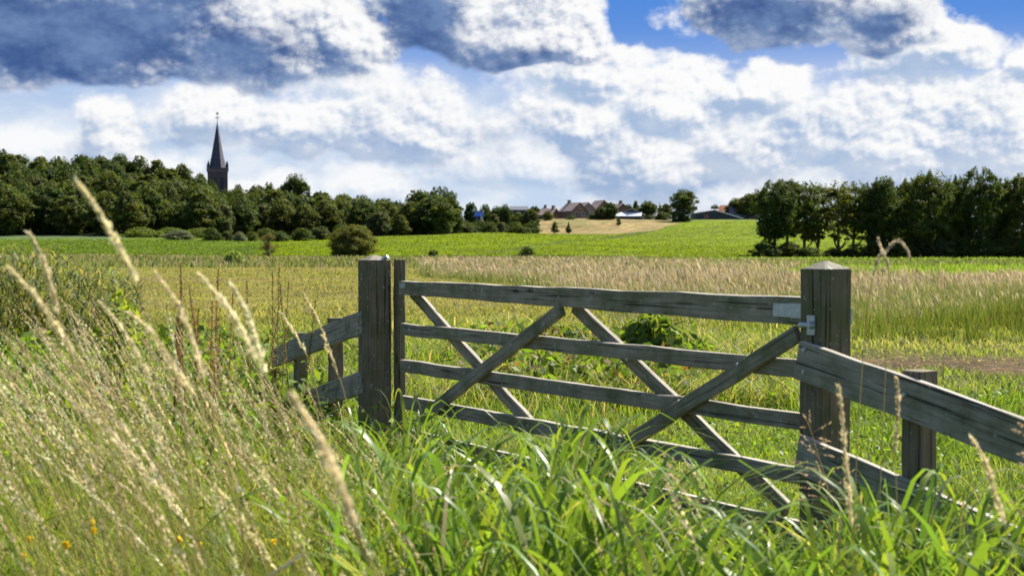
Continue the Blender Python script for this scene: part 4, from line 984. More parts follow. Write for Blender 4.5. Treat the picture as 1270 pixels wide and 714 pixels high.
# ------------------------------------------------------------------ grasses
def scatter(n, px0, px1, d0, d1, r, power=0.0):
    """ground points in a wedge ahead: even in bearing, log-even in distance (power > 0: more of them far away)"""
    u = r.uniform(0, 1, n)
    d = d0*(d1/d0)**u if power == 0 else (d0**power + u*(d1**power-d0**power))**(1/power)
    px = r.uniform(px0, px1, n)
    x = (px-635)/F*d
    return x, d, px
def blades(x, y, h, w, ang_, lean, col, r, seg=4, droop=0.25, tip=None, z=None, prof=0, twist=0.9):
    """grass blades as bent tapering strips; lean: sideways reach / height; droop: how much the tip sinks"""
    n = len(x); z = hgt(x, y) if z is None else z
    base = np.stack([x, y, z-0.02], -1)
    dirv = np.stack([np.cos(ang_), np.sin(ang_), np.zeros(n)], -1)
    tw = ang_ + math.pi/2 + r.normal(0, twist, n)
    wd = np.stack([np.cos(tw), np.sin(tw), np.zeros(n)], -1)
    V_ = np.zeros((n, seg+1, 2, 3)); C_ = np.zeros((n, seg+1, 2, 3))
    droop = np.broadcast_to(np.asarray(droop, float), (n,))
    for k in range(seg+1):
        t = k/seg
        c = base + dirv*(h*lean*t**1.9)[:, None]
        c[:, 2] += h*(t - droop*t**3)
        pw = (1-t**1.6)*0.96+0.04 if prof == 0 else (0.55+0.45*min(1, t*3))*((1-t**2.6)*0.97+0.03)
        V_[:, k, 0] = c - wd*(w*pw*0.5)[:, None]; V_[:, k, 1] = c + wd*(w*pw*0.5)[:, None]
        cc = col if tip is None else col*(1-t**1.5) + tip*t**1.5
        C_[:, k, 0] = cc; C_[:, k, 1] = cc
    idx = (np.arange(n)*(seg+1)*2)[:, None] + (np.arange(seg)*2)[None]
    Q_ = np.stack([idx, idx+1, idx+3, idx+2], -1).reshape(-1, 4)
    return V_.reshape(-1, 3), Q_, C_.reshape(-1, 3)
def merge(parts):
    V_, Q_, C_ = [], [], []; o = 0
    for v, q, c in parts:
        V_.append(v); Q_.append(q+o); C_.append(c); o += len(v)
    return np.vstack(V_), np.vstack(Q_), np.vstack(C_)
def cols(r, n, *palette, jit=0.18):
    p = np.array(palette); i = r.integers(0, len(p), n)
    return p[i]*r.uniform(1-jit, 1+jit, (n, 1))*r.uniform(0.94, 1.06, (n, 3))
K_LUSH = ((0.105, 0.165, 0.020), (0.090, 0.150, 0.018), (0.130, 0.180, 0.026), (0.080, 0.125, 0.022))
K_OLIVE = ((0.150, 0.170, 0.040), (0.120, 0.150, 0.030), (0.185, 0.185, 0.060), (0.10, 0.14, 0.028))
K_DRY = ((0.31, 0.25, 0.155), (0.38, 0.31, 0.21), (0.25, 0.21, 0.11), (0.29, 0.215, 0.145))
K_MOWN = ((0.165, 0.165, 0.052), (0.135, 0.150, 0.040), (0.20, 0.18, 0.082), (0.12, 0.135, 0.036))
K_DEEP = ((0.062, 0.090, 0.020), (0.056, 0.080, 0.020), (0.078, 0.100, 0.024))
def stuff(name, parts, mat, label, cat):
    v, q, c = merge(parts)
    return tag(link(name, new_mesh(name, v, q, None, c), mat), label, cat, kind='stuff')
WIND = math.pi                     # the seed stalks bend to the left of the view
r = np.random.default_rng(21)
# lush short grass around and behind the gate
n = 125000; x, y, px = scatter(n, -240, 1540, 6.0, 34, r)
cl = fbm(x, y, 1.3, 61); soil = np.exp(-((y-17.5)/2.4)**2)*np.clip((px-1000)/60, 0, 1)*np.clip(fbm(x, y, 2.2, 33)*3.0-0.25, 0, 1)
h = (0.05+0.22*cl*r.uniform(0.4, 1.3, n))*(1-0.75*np.clip(soil, 0, 1)); keep = r.uniform(0, 1, n) > np.clip(soil, 0, 1)*0.86
far = np.clip((y-14)/18, 0, 1)[:, None]
c = cols(r, n, *K_LUSH)*(1-far) + cols(r, n, *K_MOWN)*far
dryp = np.clip(fbm(x, y, 3.1, 77)*4-2.2, 0, 1)[:, None]*r.uniform(0, 1, (n, 1)); c = c*(1-dryp*0.6) + np.array(K_DRY[1])*dryp*0.6
k = keep
P1 = blades(x[k], y[k], h[k], np.maximum(0.0045, 0.00085*y[k])*r.uniform(0.7, 1.5, k.sum()), r.uniform(0, 6.28, k.sum()), r.uniform(0.2, 0.9, k.sum()), c[k], r, seg=3, droop=0.2)
n = 7000; x, y, px_ = scatter(n, 990, 1540, 13.5, 22, r)
P0 = blades(x, y, r.uniform(0.02, 0.09, n), 0.0008*y*r.uniform(0.6, 1.6, n), r.uniform(0, 6.28, n), r.uniform(1.0, 4.0, n), cols(r, n, *K_DRY, (0.20, 0.14, 0.08), (0.14, 0.10, 0.06)), r, seg=3, droop=0.6)
# broad clover-like leaves between the blades
n = 16000; x, y, px = scatter(n, 300, 1540, 6.4, 20, r)
keep = (fbm(x, y, 1.7, 91) > 0.5) & ~((px > 1000) & (np.abs(y-17.2) < 3.4)); x, y = x[keep], y[keep]; n = len(x)
nr_ = r.normal(0, 0.5, (n, 3)) + np.array([0, 0, 1.0])
v, q, c = leaf_cloud(np.stack([x, y, hgt(x, y)+r.uniform(0.03, 0.2, n)], -1), nr_, np.maximum(0.03, 0.003*y)*r.uniform(0.7, 1.4, n), cols(r, n, *K_LUSH), r, 0.3)
stuff('short_grass', [P1, P0, (v, q, c)], M['grass'], 'lush short grass and clover around and behind the gate', 'grass')
# mown meadow further out
n = 165000; x, y, px = scatter(n, -240, 1420, 25, 125, r, 0.3)
keep = (px < 760+ (r.uniform(0, 1, n)-.5)*160) | (y < 30); x, y, px = x[keep], y[keep], px[keep]; n = len(x)
dp = np.clip((fbm(x, y, 9, 21)-0.43)*5, 0, 1)*r.uniform(0, 1, n); tn = fbm(x, y, 13, 55)[:, None]; c = cols(r, n, *K_MOWN)*(0.70+0.6*tn); c = c*(1-dp[:, None]*0.8) + np.array((0.21, 0.155, 0.09))*dp[:, None]*0.8
hm = r.uniform(0.04, 0.12, n)*(0.6+0.9*fbm(x, y, 5, 56))
stuff('mown_meadow', [blades(x, y, hm, 0.00075*y*r.uniform(0.6, 1.4, n), r.uniform(0, 6.28, n), r.uniform(0.2, 0.8, n), c, r, seg=2, droop=0.1)], M['grass'], 'yellowish mown meadow beyond the gate', 'grass')
n = 90000; x, y, px = scatter(n, -60, 1075, 152, 405, r, -0.4); pxb = px
hcol = zone_colour(x, y)
lo_ = np.interp(px, [560, 660, 700, 760, 815, 850, 1100], [330, 338, 336, 340, 352, 396, 400]); keep = (y < np.where(px < 330, 268, np.where(px < 560, 300, lo_))) & ~((px > 930) & (y < 178))
x, y, px, hcol = x[keep], y[keep], px[keep], hcol[keep]; n = len(x)
stuff('crop_plants', [blades(x, y, r.uniform(0.10, 0.26, n), 0.0007*y*r.uniform(0.7, 1.5, n), r.uniform(0, 6.28, n), r.uniform(0.1, 0.8, n), hcol*0.85*r.uniform(0.85, 1.2, (n, 1)), r, seg=2, droop=0.2)], M['grass'], 'bright green young crop covering the rising fields', 'crop')
# strip of dry grass along the crop edge
n = 26000; x, y, px = scatter(n, -240, 1420, 100, 152, r)
c = cols(r, n, *K_DRY)*0.9; gr = (r.uniform(0, 1, n) < np.clip(0.1 + 1.3*fbm(x, y, 12, 41), 0, 0.95)*np.where(px < 560, 1.0, 0.8) + 0.5*(px > 1000)); c[gr] = cols(r, gr.sum(), *K_OLIVE)
stuff('field_margin_grass', [blades(x, y, r.uniform(0.25, 0.7, n)*np.where(y > 140, 0.7, 1), 0.0011*y*r.uniform(0.6, 1.5, n), r.uniform(0, 6.28, n), r.uniform(0.1, 0.5, n), c, r, seg=2)], M['seed'], 'pinkish dry grass strip along the edge of the crop', 'grass')
# tall dry grass behind the gate, running to the right edge
n = 165000; x, y, px = scatter(n, 520, 1540, 24, 104, r, 0.3)
edge = 26.5 + 42*np.clip((760-px)/230, 0, 1)**0.8 + 9*(fbm(x, y, 5, 3)-.5)
keep = (y > edge) & ~((px > 850 + 60*r.uniform(-1, 1, n)) & (y > np.interp(px, [850, 1000, 1430], [84, 56, 52])*(0.85+0.4*fbm(x, y, 9, 27)))); x, y, px = x[keep], y[keep], px[keep]; n = len(x)
pat = fbm(x, y, 11, 18)
keep = r.uniform(0, 1, n) < np.clip(0.35 + 1.6*(pat-0.30), 0.12, 1); x, y, px, pat = x[keep], y[keep], px[keep], pat[keep]; n = len(x)
hh = (0.20+0.72*fbm(x, y, 6, 8))*r.uniform(0.5, 1.35, n)*np.clip((y-22)/12, 0.55, 1)
c = cols(r, n, *K_OLIVE); tipc = cols(r, n, *K_DRY); gm_ = np.clip(np.clip((fbm(x, y, 8, 71)-0.42)*5, 0, 1)[:, None]*0.8 + np.clip((40-y)/12, 0, 0.8)[:, None]*r.uniform(0.3, 1, (n, 1)), 0, 1); tipc = tipc*0.55 + c*0.45; tipc = tipc*(1-gm_) + cols(r, n, *K_OLIVE)*gm_
lo = np.clip((y-27)/14, 0, 1); 
P1 = blades(x, y, hh, 0.00042*y*r.uniform(0.7, 1.4, n), WIND+r.normal(0, 1.3, n), r.uniform(0.05, 0.7, n), c, r, seg=3, tip=tipc, droop=0.12)
# their seed heads: short wider pale tufts on top
s = r.uniform(0, 1, n) < (0.15+0.75*fbm(x, y, 9, 31))*(1-0.8*gm_[:, 0]); m = s.sum()
P2 = blades(x[s]+r.normal(0, .1, m), y[s], hh[s]*0.42, 0.00062*y[s]*r.uniform(0.6, 1.7, m), np.full(m, WIND)+r.normal(0, 0.9, m), r.uniform(0.1, 0.9, m), cols(r, m, *K_DRY, (0.24, 0.17, 0.10))*0.92, r, seg=3, z=hgt(x[s], y[s])+hh[s]*r.uniform(0.55, 0.85, m), droop=0.3, prof=1)
stuff('dry_tall_grass', [P1, P2], M['seed'], 'tall beige seeding grass swaying behind the gate and right fence', 'grass')
# green grass strip in front of the tall trees
n = 46000; x, y, px = scatter(n, 840, 1540, 50, 172, r); keep = (y > np.interp(px, [840, 1000, 1430], [86, 54, 50])) & ~((px < 990) & (fbm(x, y, 8, 66) > 0.5)); x, y, px = x[keep], y[keep], px[keep]; n = len(x)
stuff('green_margin', [blades(x, y, r.uniform(0.2, 0.5, n), 0.0007*y*r.uniform(0.7, 1.4, n), r.uniform(0, 6.28, n), r.uniform(0.1, 0.5, n), cols(r, n, (0.13, 0.20, 0.03), (0.16, 0.22, 0.04), (0.11, 0.17, 0.03)), r, seg=2)], M['grass'], 'bright green grass strip before the tall right row of trees', 'grass')
# rushes to the right beyond the bare track
n = 15000; x, y, px = scatter(n, 1060, 1540, 22, 31, r)
cl = fbm(x, y, 1.9, 13); keep = (cl > 0.47) & (r.uniform(0, 1, n) < np.clip((px-1040)/120, 0.1, 1)); x, y, cl = x[keep], y[keep], cl[keep]; n = len(x)
stuff('rushes', [blades(x, y, (0.20+1.6*(cl-0.42))*r.uniform(0.45, 1.3, n), 0.0006*y*r.uniform(0.7, 1.4, n), r.uniform(0, 6.28, n), r.uniform(0.05, 0.35, n), cols(r, n, *K_DEEP), r, seg=3, tip=cols(r, n, *K_DEEP, (0.10, 0.11, 0.03), (0.13, 0.10, 0.04)), droop=0.1)], M['grass'], 'dark green rush tussocks beyond the worn track at the right', 'rushes')
# unmown longer grass behind the gate (left and middle)
n = 26000; x, y, px = scatter(n, 330, 1000, 10.5, 26, r)
cl = fbm(x, y, 2.0, 113); keep = (cl > 0.47) & (y > 11.5 + 2*r.uniform(0, 1, n)); x, y, px = x[keep], y[keep], px[keep]; n = len(x)
c = cols(r, n, *K_OLIVE); g_ = r.uniform(0, 1, n) < 0.45; c[g_] = cols(r, g_.sum(), *K_LUSH)
d_ = r.uniform(0, 1, n) < 0.14; c[d_] = cols(r, d_.sum(), *K_DRY)
stuff('rough_grass', [blades(x, y, r.uniform(0.2, 0.55, n), 0.0009*y*r.uniform(0.6, 1.3, n), r.uniform(0, 6.28, n), r.uniform(0.2, 1.0, n), c, r, seg=4, droop=0.35)], M['grass'], 'longer rough grass in tufts behind the gate', 'grass')
n = 15000; x, y, px = scatter(n, 590, 1000, 12.8, 19, r); cl = fbm(x, y, 1.4, 311); keep = cl > 0.40 - 0.12*np.clip((px-760)/200, 0, 1); x, y, px, cl = x[keep], y[keep], px[keep], cl[keep]; n = len(x)
c = cols(r, n, *K_OLIVE, *K_LUSH); d_ = r.uniform(0, 1, n) < 0.22; c[d_] = cols(r, d_.sum(), *K_DRY)
T1 = blades(x, y, (0.25+0.75*(cl-0.3))*r.uniform(0.5, 1.2, n), 0.0009*y*r.uniform(0.5, 1.4, n), np.where(r.uniform(0, 1, n) < .6, 0, WIND)+r.normal(0, .9, n), r.uniform(0.2, 1.1, n), c, r, seg=5, droop=r.uniform(.1, .6, n), prof=1)
n2 = 3600; i = r.integers(0, n, n2); i = i[px[i] < 860]; n2 = len(i)
v, q, cc = leaf_cloud(np.stack([x[i]+r.normal(0, .1, n2), y[i], hgt(x[i], y[i])+r.uniform(0.08, 0.5, n2)], -1), r.normal(0, .7, (n2, 3))+np.array([0, -.3, .5]), r.uniform(0.04, 0.09, n2), cols(r, n2, *K_LUSH, *K_DEEP, (0.16, 0.11, 0.05)), r, 0.5, 1.6)
stuff('tangled_growth', [T1, (v, q, cc)], M['grass'], 'tangled long grass and weeds around the brambles behind the gate', 'weeds')
# tall green weeds and grass on the left, beyond the foreground
n = 42000; x, y, px = scatter(n, -240, 470, 7.0, 24, r)
cl = fbm(x, y, 1.8, 151); mx = 0.62*np.clip((30-y)/16, 0.35, 1)
keep = (y < 12) | (cl > 0.45); x, y, px, cl, mx = x[keep], y[keep], px[keep], cl[keep], mx[keep]; n = len(x)
c = cols(r, n, *K_LUSH); o_ = r.uniform(0, 1, n) < 0.35; c[o_] = cols(r, o_.sum(), *K_OLIVE); d_ = r.uniform(0, 1, n) < 0.07; c[d_] = cols(r, d_.sum(), *K_DRY)
hl = mx*(0.45+0.75*cl)*r.uniform(0.5, 1.1, n)*np.clip(1-(px-380)/140, 0.45, 1)
P1 = blades(x, y, hl, np.maximum(0.006, 0.0009*y)*r.uniform(0.7, 1.8, n), r.uniform(0, 6.28, n), r.uniform(0.15, 0.9, n), c, r, seg=4, droop=0.35)
n2 = 14000; i = r.integers(0, n, n2)
v, q, cc = leaf_cloud(np.stack([x[i]+r.normal(0, .12, n2), y[i]+r.normal(0, .12, n2), hgt(x[i], y[i])+hl[i]*r.uniform(0.2, 0.95, n2)], -1), r.normal(0, .6, (n2, 3))+np.array([0, 0, .8]), np.maximum(0.035, 0.0042*y[i])*r.uniform(0.6, 1.5, n2), cols(r, n2, *K_LUSH, *K_DEEP), r, 0.4, 1.7)
stuff('tall_weeds', [P1, (v, q, cc)], M['grass'], 'tall green weeds and grass left of the gate', 'weeds')
# reed bed at the left edge
n = 400; x, y, px = scatter(n, -200, 172, 19.5, 26, r); hr = 1.28*r.uniform(0.72, 1.1, n)*np.clip(1-(px-30)/420, 0.55, 1.0)*(0.82+0.4*fbm(x, y, 2, 9))
P1 = blades(x, y, hr, np.full(n, 0.014), np.full(n, 0.4)+r.normal(0, .8, n), r.uniform(0.02, 0.18, n), cols(r, n, (0.10, 0.11, 0.04), (0.20, 0.17, 0.09)), r, seg=4, droop=0.03)
nl = 15; i = np.repeat(np.arange(n), nl); m = len(i); t = np.tile(np.linspace(0.22, 0.98, nl), n)*r.uniform(0.95, 1.03, m)
P2 = blades(x[i]+r.normal(0, .02, m), y[i], np.full(m, 0.30)*r.uniform(0.7, 1.2, m), np.full(m, 0.034)*r.uniform(0.7, 1.3, m), r.uniform(0, 6.28, m), r.uniform(0.6, 1.6, m), cols(r, m, (0.085, 0.105, 0.045), (0.105, 0.125, 0.05), (0.13, 0.15, 0.065), (0.10, 0.11, 0.04), (0.19, 0.165, 0.085)), r, seg=4, z=hgt(x[i], y[i])+hr[i]*t, droop=0.55, prof=1)
stuff('reed_bed', [P1, P2], M['grass'], 'dense green reed bed at the left edge of the meadow', 'reeds')

# foreground: understory, seeding grass on the left, broad arching blades in front of the gate
r = np.random.default_rng(77)
n = 70000; x, y, px = scatter(n, -240, 1540, 3.3, 9.5, r)
gateline = 9.6 + (x+0.80)*(-0.838/0.545); keep = y < np.clip(gateline, 0, 9.6)-0.05
keep &= fbm(x, y, 0.55, 143) > np.where(px < 430, 0.42, 0.30)*r.uniform(0.8, 1.2, n)
x, y, px = x[keep], y[keep], px[keep]; n = len(x)
right = np.clip((px-430)/150, 0, 1)
hmax = np.where(y < 6.2, 0.70, 0.46)*(1-0.35*right)
c = cols(r, n, *K_OLIVE)*(1-right[:, None]) + cols(r, n, *K_LUSH)*right[:, None]
g_ = r.uniform(0, 1, n) < 0.62; c[g_] = cols(r, g_.sum(), *K_LUSH); d_ = r.uniform(0, 1, n) < (0.10*(1-right)+0.03); c[d_] = cols(r, d_.sum(), *K_DRY)
U1 = blades(x, y, hmax*r.uniform(0.4, 1.15, n)*(0.6+0.8*fbm(x, y, 0.8, 43)), np.maximum(0.0036, 0.0009*y)*r.uniform(0.6, 2.0, n), np.where(r.uniform(0, 1, n) < .55, WIND, 0)+r.normal(0, 1.0, n), r.uniform(0.1, 0.8, n), c, r, seg=4, droop=0.25)
n = 3000; x, y, px = scatter(n, -240, 640, 3.6, 8.6, r); gl = 9.6 + (x+0.80)*(-0.838/0.545); keep = (y < gl-0.2) & (r.uniform(0, 1, n) < np.clip((640-px)/200, 0, 1)); x, y = x[keep], y[keep]; n = len(x)
U2 = blades(x, y, r.uniform(0.45, 0.95, n)*np.where(y > 5.5, 0.8, 1.0), np.maximum(0.0022, 0.0006*y)*r.uniform(0.6, 1.3, n), WIND + r.normal(0, .6, n), r.uniform(0.2, 0.8, n), cols(r, n, (0.26, 0.24, 0.05), (0.32, 0.28, 0.09), (0.20, 0.21, 0.04), (0.36, 0.30, 0.15)), r, seg=5, droop=0.12)
n = 5200; x, y, px = scatter(n, -240, 560, 3.6, 9.0, r); cl = fbm(x, y, 0.7, 201); keep = (cl > 0.48) & (y < 9.6 + (x+0.80)*(-0.838/0.545) - 0.1); x, y, cl = x[keep], y[keep], cl[keep]; n = len(x)
v, q, c = leaf_cloud(np.stack([x, y, hgt(x, y)+r.uniform(0.05, 0.62, n)*np.clip(cl*1.5, 0, 1)], -1), r.normal(0, .7, (n, 3))+np.array([0, -.3, .5]), r.uniform(0.02, 0.055, n), cols(r, n, *K_LUSH, *K_DEEP), r, 0.5, 1.9)
U3 = (v, q, c)
n = 260; x, y, px = scatter(n, -240, 470, 3.4, 7.5, r)
U4 = blades(x, y, r.uniform(0.4, 0.85, n), r.uniform(0.004, 0.008, n), r.uniform(0, 6.28, n), r.uniform(0.05, 0.4, n), cols(r, n, (0.13, 0.08, 0.035), (0.17, 0.11, 0.05)), r, seg=4, droop=0.05)
n = 9000; x, y, px = scatter(n, -240, 600, 3.8, 8.8, r); cl = fbm(x, y, 0.6, 171); keep = (cl > 0.46) & (y < 9.6 + (x+0.80)*(-0.838/0.545) - 0.15); x, y, cl, px = x[keep], y[keep], cl[keep], px[keep]; n = len(x)
zt_ = np.clip((ZC - (np.interp(px, [-160, 100, 300, 430, 600], [455, 440, 450, 520, 560])-306)/F*y), 0.2, 0.75)
U5 = blades(x, y, zt_*r.uniform(0.5, 1.1, n), r.uniform(0.005, 0.012, n), np.where(r.uniform(0, 1, n) < .6, WIND, 0)+r.normal(0, .9, n), r.uniform(0.15, 0.9, n), cols(r, n, (0.13, 0.19, 0.02), (0.16, 0.21, 0.025), (0.10, 0.16, 0.02), (0.20, 0.22, 0.04)), r, seg=6, droop=r.uniform(0.1, 0.5, n), prof=1)
stuff('foreground_grass', [U1, U2, U3, U4, U5], M['grass'], 'thick green grass in front of the gate and fences', 'grass')
n = 4200; x, y, px = scatter(n, 395, 1540, 3.6, 8.8, r)
gateline = 9.6 + (x+0.80)*(-0.838/0.545)
wingline = np.where(px > 990, 6.0 - (px-1000)*0.0032, 9)
den = np.clip(fbm(x*1.0, y, 0.8, 17)*3.6-0.80, 0, 1)*np.clip((px-400)/120, 0.15, 1)
keep = (y < np.minimum(gateline, wingline)-0.12) & (r.uniform(0, 1, n) < den); x, y, px = x[keep], y[keep], px[keep]; n = len(x)
topline = np.interp(px, [395, 450, 500, 560, 640, 680, 720, 780, 830, 900, 1000, 1100, 1270, 1540], [525, 484, 484, 560, 580, 515, 520, 575, 630, 648, 640, 592, 606, 625])
zmax = np.clip(ZC - (topline-306)/F*y, 0.22, 0.85)
dr = r.uniform(0.08, 0.80, n); pk = np.where(dr < 1/3, 1-dr, 0.6667*np.sqrt(1/(3*dr)))
hb = zmax*r.uniform(0.55, 1.08, n)/pk
c = cols(r, n, (0.080, 0.138, 0.026), (0.100, 0.162, 0.028), (0.064, 0.118, 0.028), (0.125, 0.175, 0.030))
dd_ = r.uniform(0, 1, n) < 0.012; c[dd_] = cols(r, dd_.sum(), *K_DRY)*0.8
tipc = c*np.array([1.15, 1.05, 1.0]); br_ = r.uniform(0, 1, n) < 0.08; tipc[br_] = cols(r, br_.sum(), *K_DRY)*0.8
B1 = blades(x, y, hb, np.where(r.uniform(0, 1, n) < 0.35, r.uniform(0.020, 0.034, n), r.uniform(0.008, 0.022, n)), np.where(r.uniform(0, 1, n) < .62, 0.0, WIND)+r.normal(0, .7, n), r.uniform(0.15, 0.85, n)*pk, c, r, seg=10, droop=dr, prof=1, twist=0.7, tip=tipc)
stuff('broad_leaved_grass', [B1], M['broad'], 'broad glossy arching grass blades in front of the gate', 'grass')

def spikelets(axis, rad, n, r, size, droopdir=None, fluff=1.0):
    """a panicle: little spindle faces set along an axis polyline; returns quads"""
    axis = np.asarray(axis); seglen = np.linalg.norm(np.diff(axis, axis=0), axis=1); cum = np.concatenate([[0], np.cumsum(seglen)]); L = cum[-1]
    t = np.sort(r.uniform(0, 1, n)); s = t*L; k = np.clip(np.searchsorted(cum, s)-1, 0, len(seglen)-1)
    f = (s-cum[k])/seglen[k]; p = axis[k]*(1-f)[:, None] + axis[k+1]*f[:, None]; d = (axis[k+1]-axis[k])/seglen[k][:, None]
    o = r.normal(0, 1, (n, 3)); o -= (o*d).sum(1, keepdims=True)*d; o /= np.linalg.norm(o, axis=1, keepdims=True)+1e-9
    ph_ = r.uniform(0, 6.28)
    prof = np.sin(math.pi*np.clip(t*0.92+0.08, 0, 1))**0.6*(1.15-0.75*t)*(0.72+0.45*np.sin(t*23+ph_)*np.sin(t*11+ph_*2))
    R_ = rad*prof*r.uniform(0.15, 1.0, n)
    c = p + o*R_[:, None]
    ax = d*1.0 + o*0.55*fluff + r.normal(0, .22, (n, 3)); ax /= np.linalg.norm(ax, axis=1, keepdims=True)
    b = np.cross(ax, r.normal(0, 1, (n, 3))); b /= np.linalg.norm(b, axis=1, keepdims=True)+1e-9
    sz = size*r.uniform(0.7, 1.4, n)[:, None]
    v = np.stack([c - ax*sz*0.5, c + b*sz*0.17, c + ax*sz*0.62, c - b*sz*0.17], 1)
    return v.reshape(-1, 3), np.arange(n*4).reshape(n, 4)
def stalk_ribbon(path, w0, w1):
    """thin three-sided stem along a polyline"""
    path = np.asarray(path); m = len(path); V_ = []; Q_ = []
    for i in range(m):
        w = w0+(w1-w0)*i/(m-1)
        for k in range(3):
            a = 2*math.pi*k/3; V_.append(path[i]+np.array([math.cos(a)*w, math.sin(a)*w, 0]))
    for i in range(m-1):
        for k in range(3): Q_.append((i*3+k, i*3+(k+1) % 3, (i+1)*3+(k+1) % 3, (i+1)*3+k))
    return np.array(V_), np.array(Q_)
# the mass of seeding grass
r = np.random.default_rng(303); parts = []
N = 800; x, y, px = scatter(N, -240, 620, 3.1, 8.6, r, 0.4)
px = np.where(r.uniform(0, 1, N) < 0.10, r.uniform(500, 1300, N), px); x = (px-635)/F*y
dens = np.interp(px, [-160, 0, 120, 300, 400, 470, 620], [0.15, 0.28, 0.85, 1.0, 0.85, 0.40, 0.30]); gl = np.minimum(9.6 + (x+0.80)*(-0.838/0.545), np.where(px > 990, 5.6 - (px-1000)*0.0032, 9))
keep = (r.uniform(0, 1, N) < dens) & (y < gl-0.25); x, y, px = x[keep], y[keep], px[keep]
for i in range(len(x)):
    base = np.array([x[i], y[i], gz(x[i], y[i])]); d = y[i]
    tl = np.interp(px[i], [-160, 0, 150, 250, 350, 430, 520, 620], [470, 445, 375, 362, 398, 475, 530, 560])      # how high the heads reach
    H = np.clip((ZC - (tl-306)/F*d)*r.uniform(0.74, 1.08), 0.45, 1.42); L = H*r.uniform(0.18, 0.66); a = WIND + r.normal(0, 0.55)
    tt = np.linspace(0, 1, 9); pth = base + np.stack([np.cos(a)*L*tt**1.7, np.sin(a)*L*tt**1.7, H*(tt-0.06*tt**4)], -1)
    pth += r.normal(0, 0.004, pth.shape)*tt[:, None]
    cst = cols(r, 1, (0.20, 0.19, 0.055), (0.28, 0.23, 0.09), (0.14, 0.16, 0.035))[0]
    v, q = stalk_ribbon(pth, 0.0017, 0.0011); parts.append((v, q, np.tile(cst, (len(v), 1))))
    hd = pth[-(3 if r.random() < .3 else 4):]
    v, q = spikelets(hd, r.uniform(0.004, 0.011), int(r.uniform(60, 130)), r, r.uniform(0.008, 0.013))
    ch = cols(r, 1, (0.66, 0.57, 0.36), (0.72, 0.65, 0.45), (0.60, 0.50, 0.30), (0.54, 0.43, 0.28), (0.44, 0.32, 0.20))[0]
    parts.append((v, q, np.repeat(ch*r.uniform(0.75, 1.25, (len(q), 1)), 4, 0)))
stuff('seeding_grass', parts, M['seed'], 'mass of pale seeding grass leaning left in the foreground', 'grass')
# the stalks that stand out one by one: (tip ... down the head, in picture coordinates), distance, head size, colours
STALKS = [
 ([(94, 223), (122, 262), (150, 310), (170, 350)], [(196, 420), (228, 520)], 2.5, 0.011, 260, (0.62, 0.50, 0.31), 'tallest pale seed head, standing out alone against the dark wood'),
 ([(35, 288), (52, 318), (62, 350), (72, 388)], [(92, 450), (120, 560)], 3.0, 0.012, 200, (0.48, 0.36, 0.22), 'brownish upright seed head left of the tallest one'),
 ([(10, 330), (48, 372), (72, 408), (92, 440)], [(118, 500), (150, 620)], 2.7, 0.011, 220, (0.62, 0.49, 0.31), 'pale seed head leaning from the left edge of the view'),
 ([(158, 386), (188, 412), (212, 450), (240, 490)], [(268, 550), (300, 660)], 3.3, 0.014, 260, (0.62, 0.48, 0.30), 'pale bent seed head in the middle of the left foreground'),
 ([(124, 375), (150, 405), (170, 440), (190, 478)], [(215, 540), (240, 640)], 3.5, 0.013, 220, (0.55, 0.43, 0.27), 'soft pale seed head left of the bent one, before the reeds'),
 ([(192, 338), (222, 380), (240, 425), (252, 470)], [(272, 540), (300, 650)], 3.0, 0.013, 260, (0.60, 0.46, 0.30), 'long pale seed head before the rusty dock plants'),
 ([(246, 340), (275, 372), (300, 410), (316, 448)], [(335, 520), (360, 640)], 2.8, 0.015, 300, (0.66, 0.54, 0.36), 'thick cream seed head right of the rusty dock plants'),
 ([(285, 350), (305, 385), (318, 425), (330, 462)], [(352, 540), (372, 640)], 3.1, 0.014, 280, (0.66, 0.55, 0.38), 'thick cream seed head close beside another one, nearest the far fence'),
 ([(377, 366), (394, 396), (406, 428), (418, 462)], [(428, 492), (450, 600)], 4.6, 0.011, 240, (0.50, 0.37, 0.22), 'slim brown seed head crossing the rail of the far wing fence'),
 ([(347, 386), (358, 402), (368, 418), (380, 440)], [(396, 500), (415, 610)], 4.9, 0.010, 180, (0.58, 0.46, 0.28), 'small pale seed head at the left end of the far wing fence'),
 ([(362, 490), (394, 540), (420, 595), (440, 650)], [(458, 700), (470, 760)], 1.9, 0.013, 300, (0.60, 0.45, 0.30), 'nearest blurred seed head low in front of the latch post'),
 ([(1040, 478), (1046, 530), (1050, 590), (1056, 650)], [(1058, 700), (1060, 790)], 3.3, 0.012, 300, (0.52, 0.38, 0.23), 'thick upright seed head in front of the hanging post'),
 ([(1112, 468), (1114, 500), (1112, 535), (1110, 560)], [(1112, 620), (1114, 740)], 3.6, 0.008, 180, (0.36, 0.24, 0.14), 'thin dark seed head in front of the short post of the near fence'),
 ([(1204, 542), (1222, 572), (1234, 612), (1246, 650)], [(1254, 700), (1258, 790)], 3.1, 0.011, 240, (0.58, 0.44, 0.27), 'pale curved seed head in front of the near wing fence'),
 ([(1128, 318), (1122, 304), (1112, 299), (1098, 312), (1086, 330)], [(1072, 420), (1060, 640)], 4.2, 0.008, 140, (0.30, 0.20, 0.16), 'drooping dark seed head above the right of the hanging post'),
 ([(1089, 296), (1093, 308), (1098, 320), (1102, 334)], [(1100, 420), (1090, 660)], 4.6, 0.009, 120, (0.34, 0.23, 0.17), 'short dark seed head beside the drooping one'),
]
r = np.random.default_rng(909)
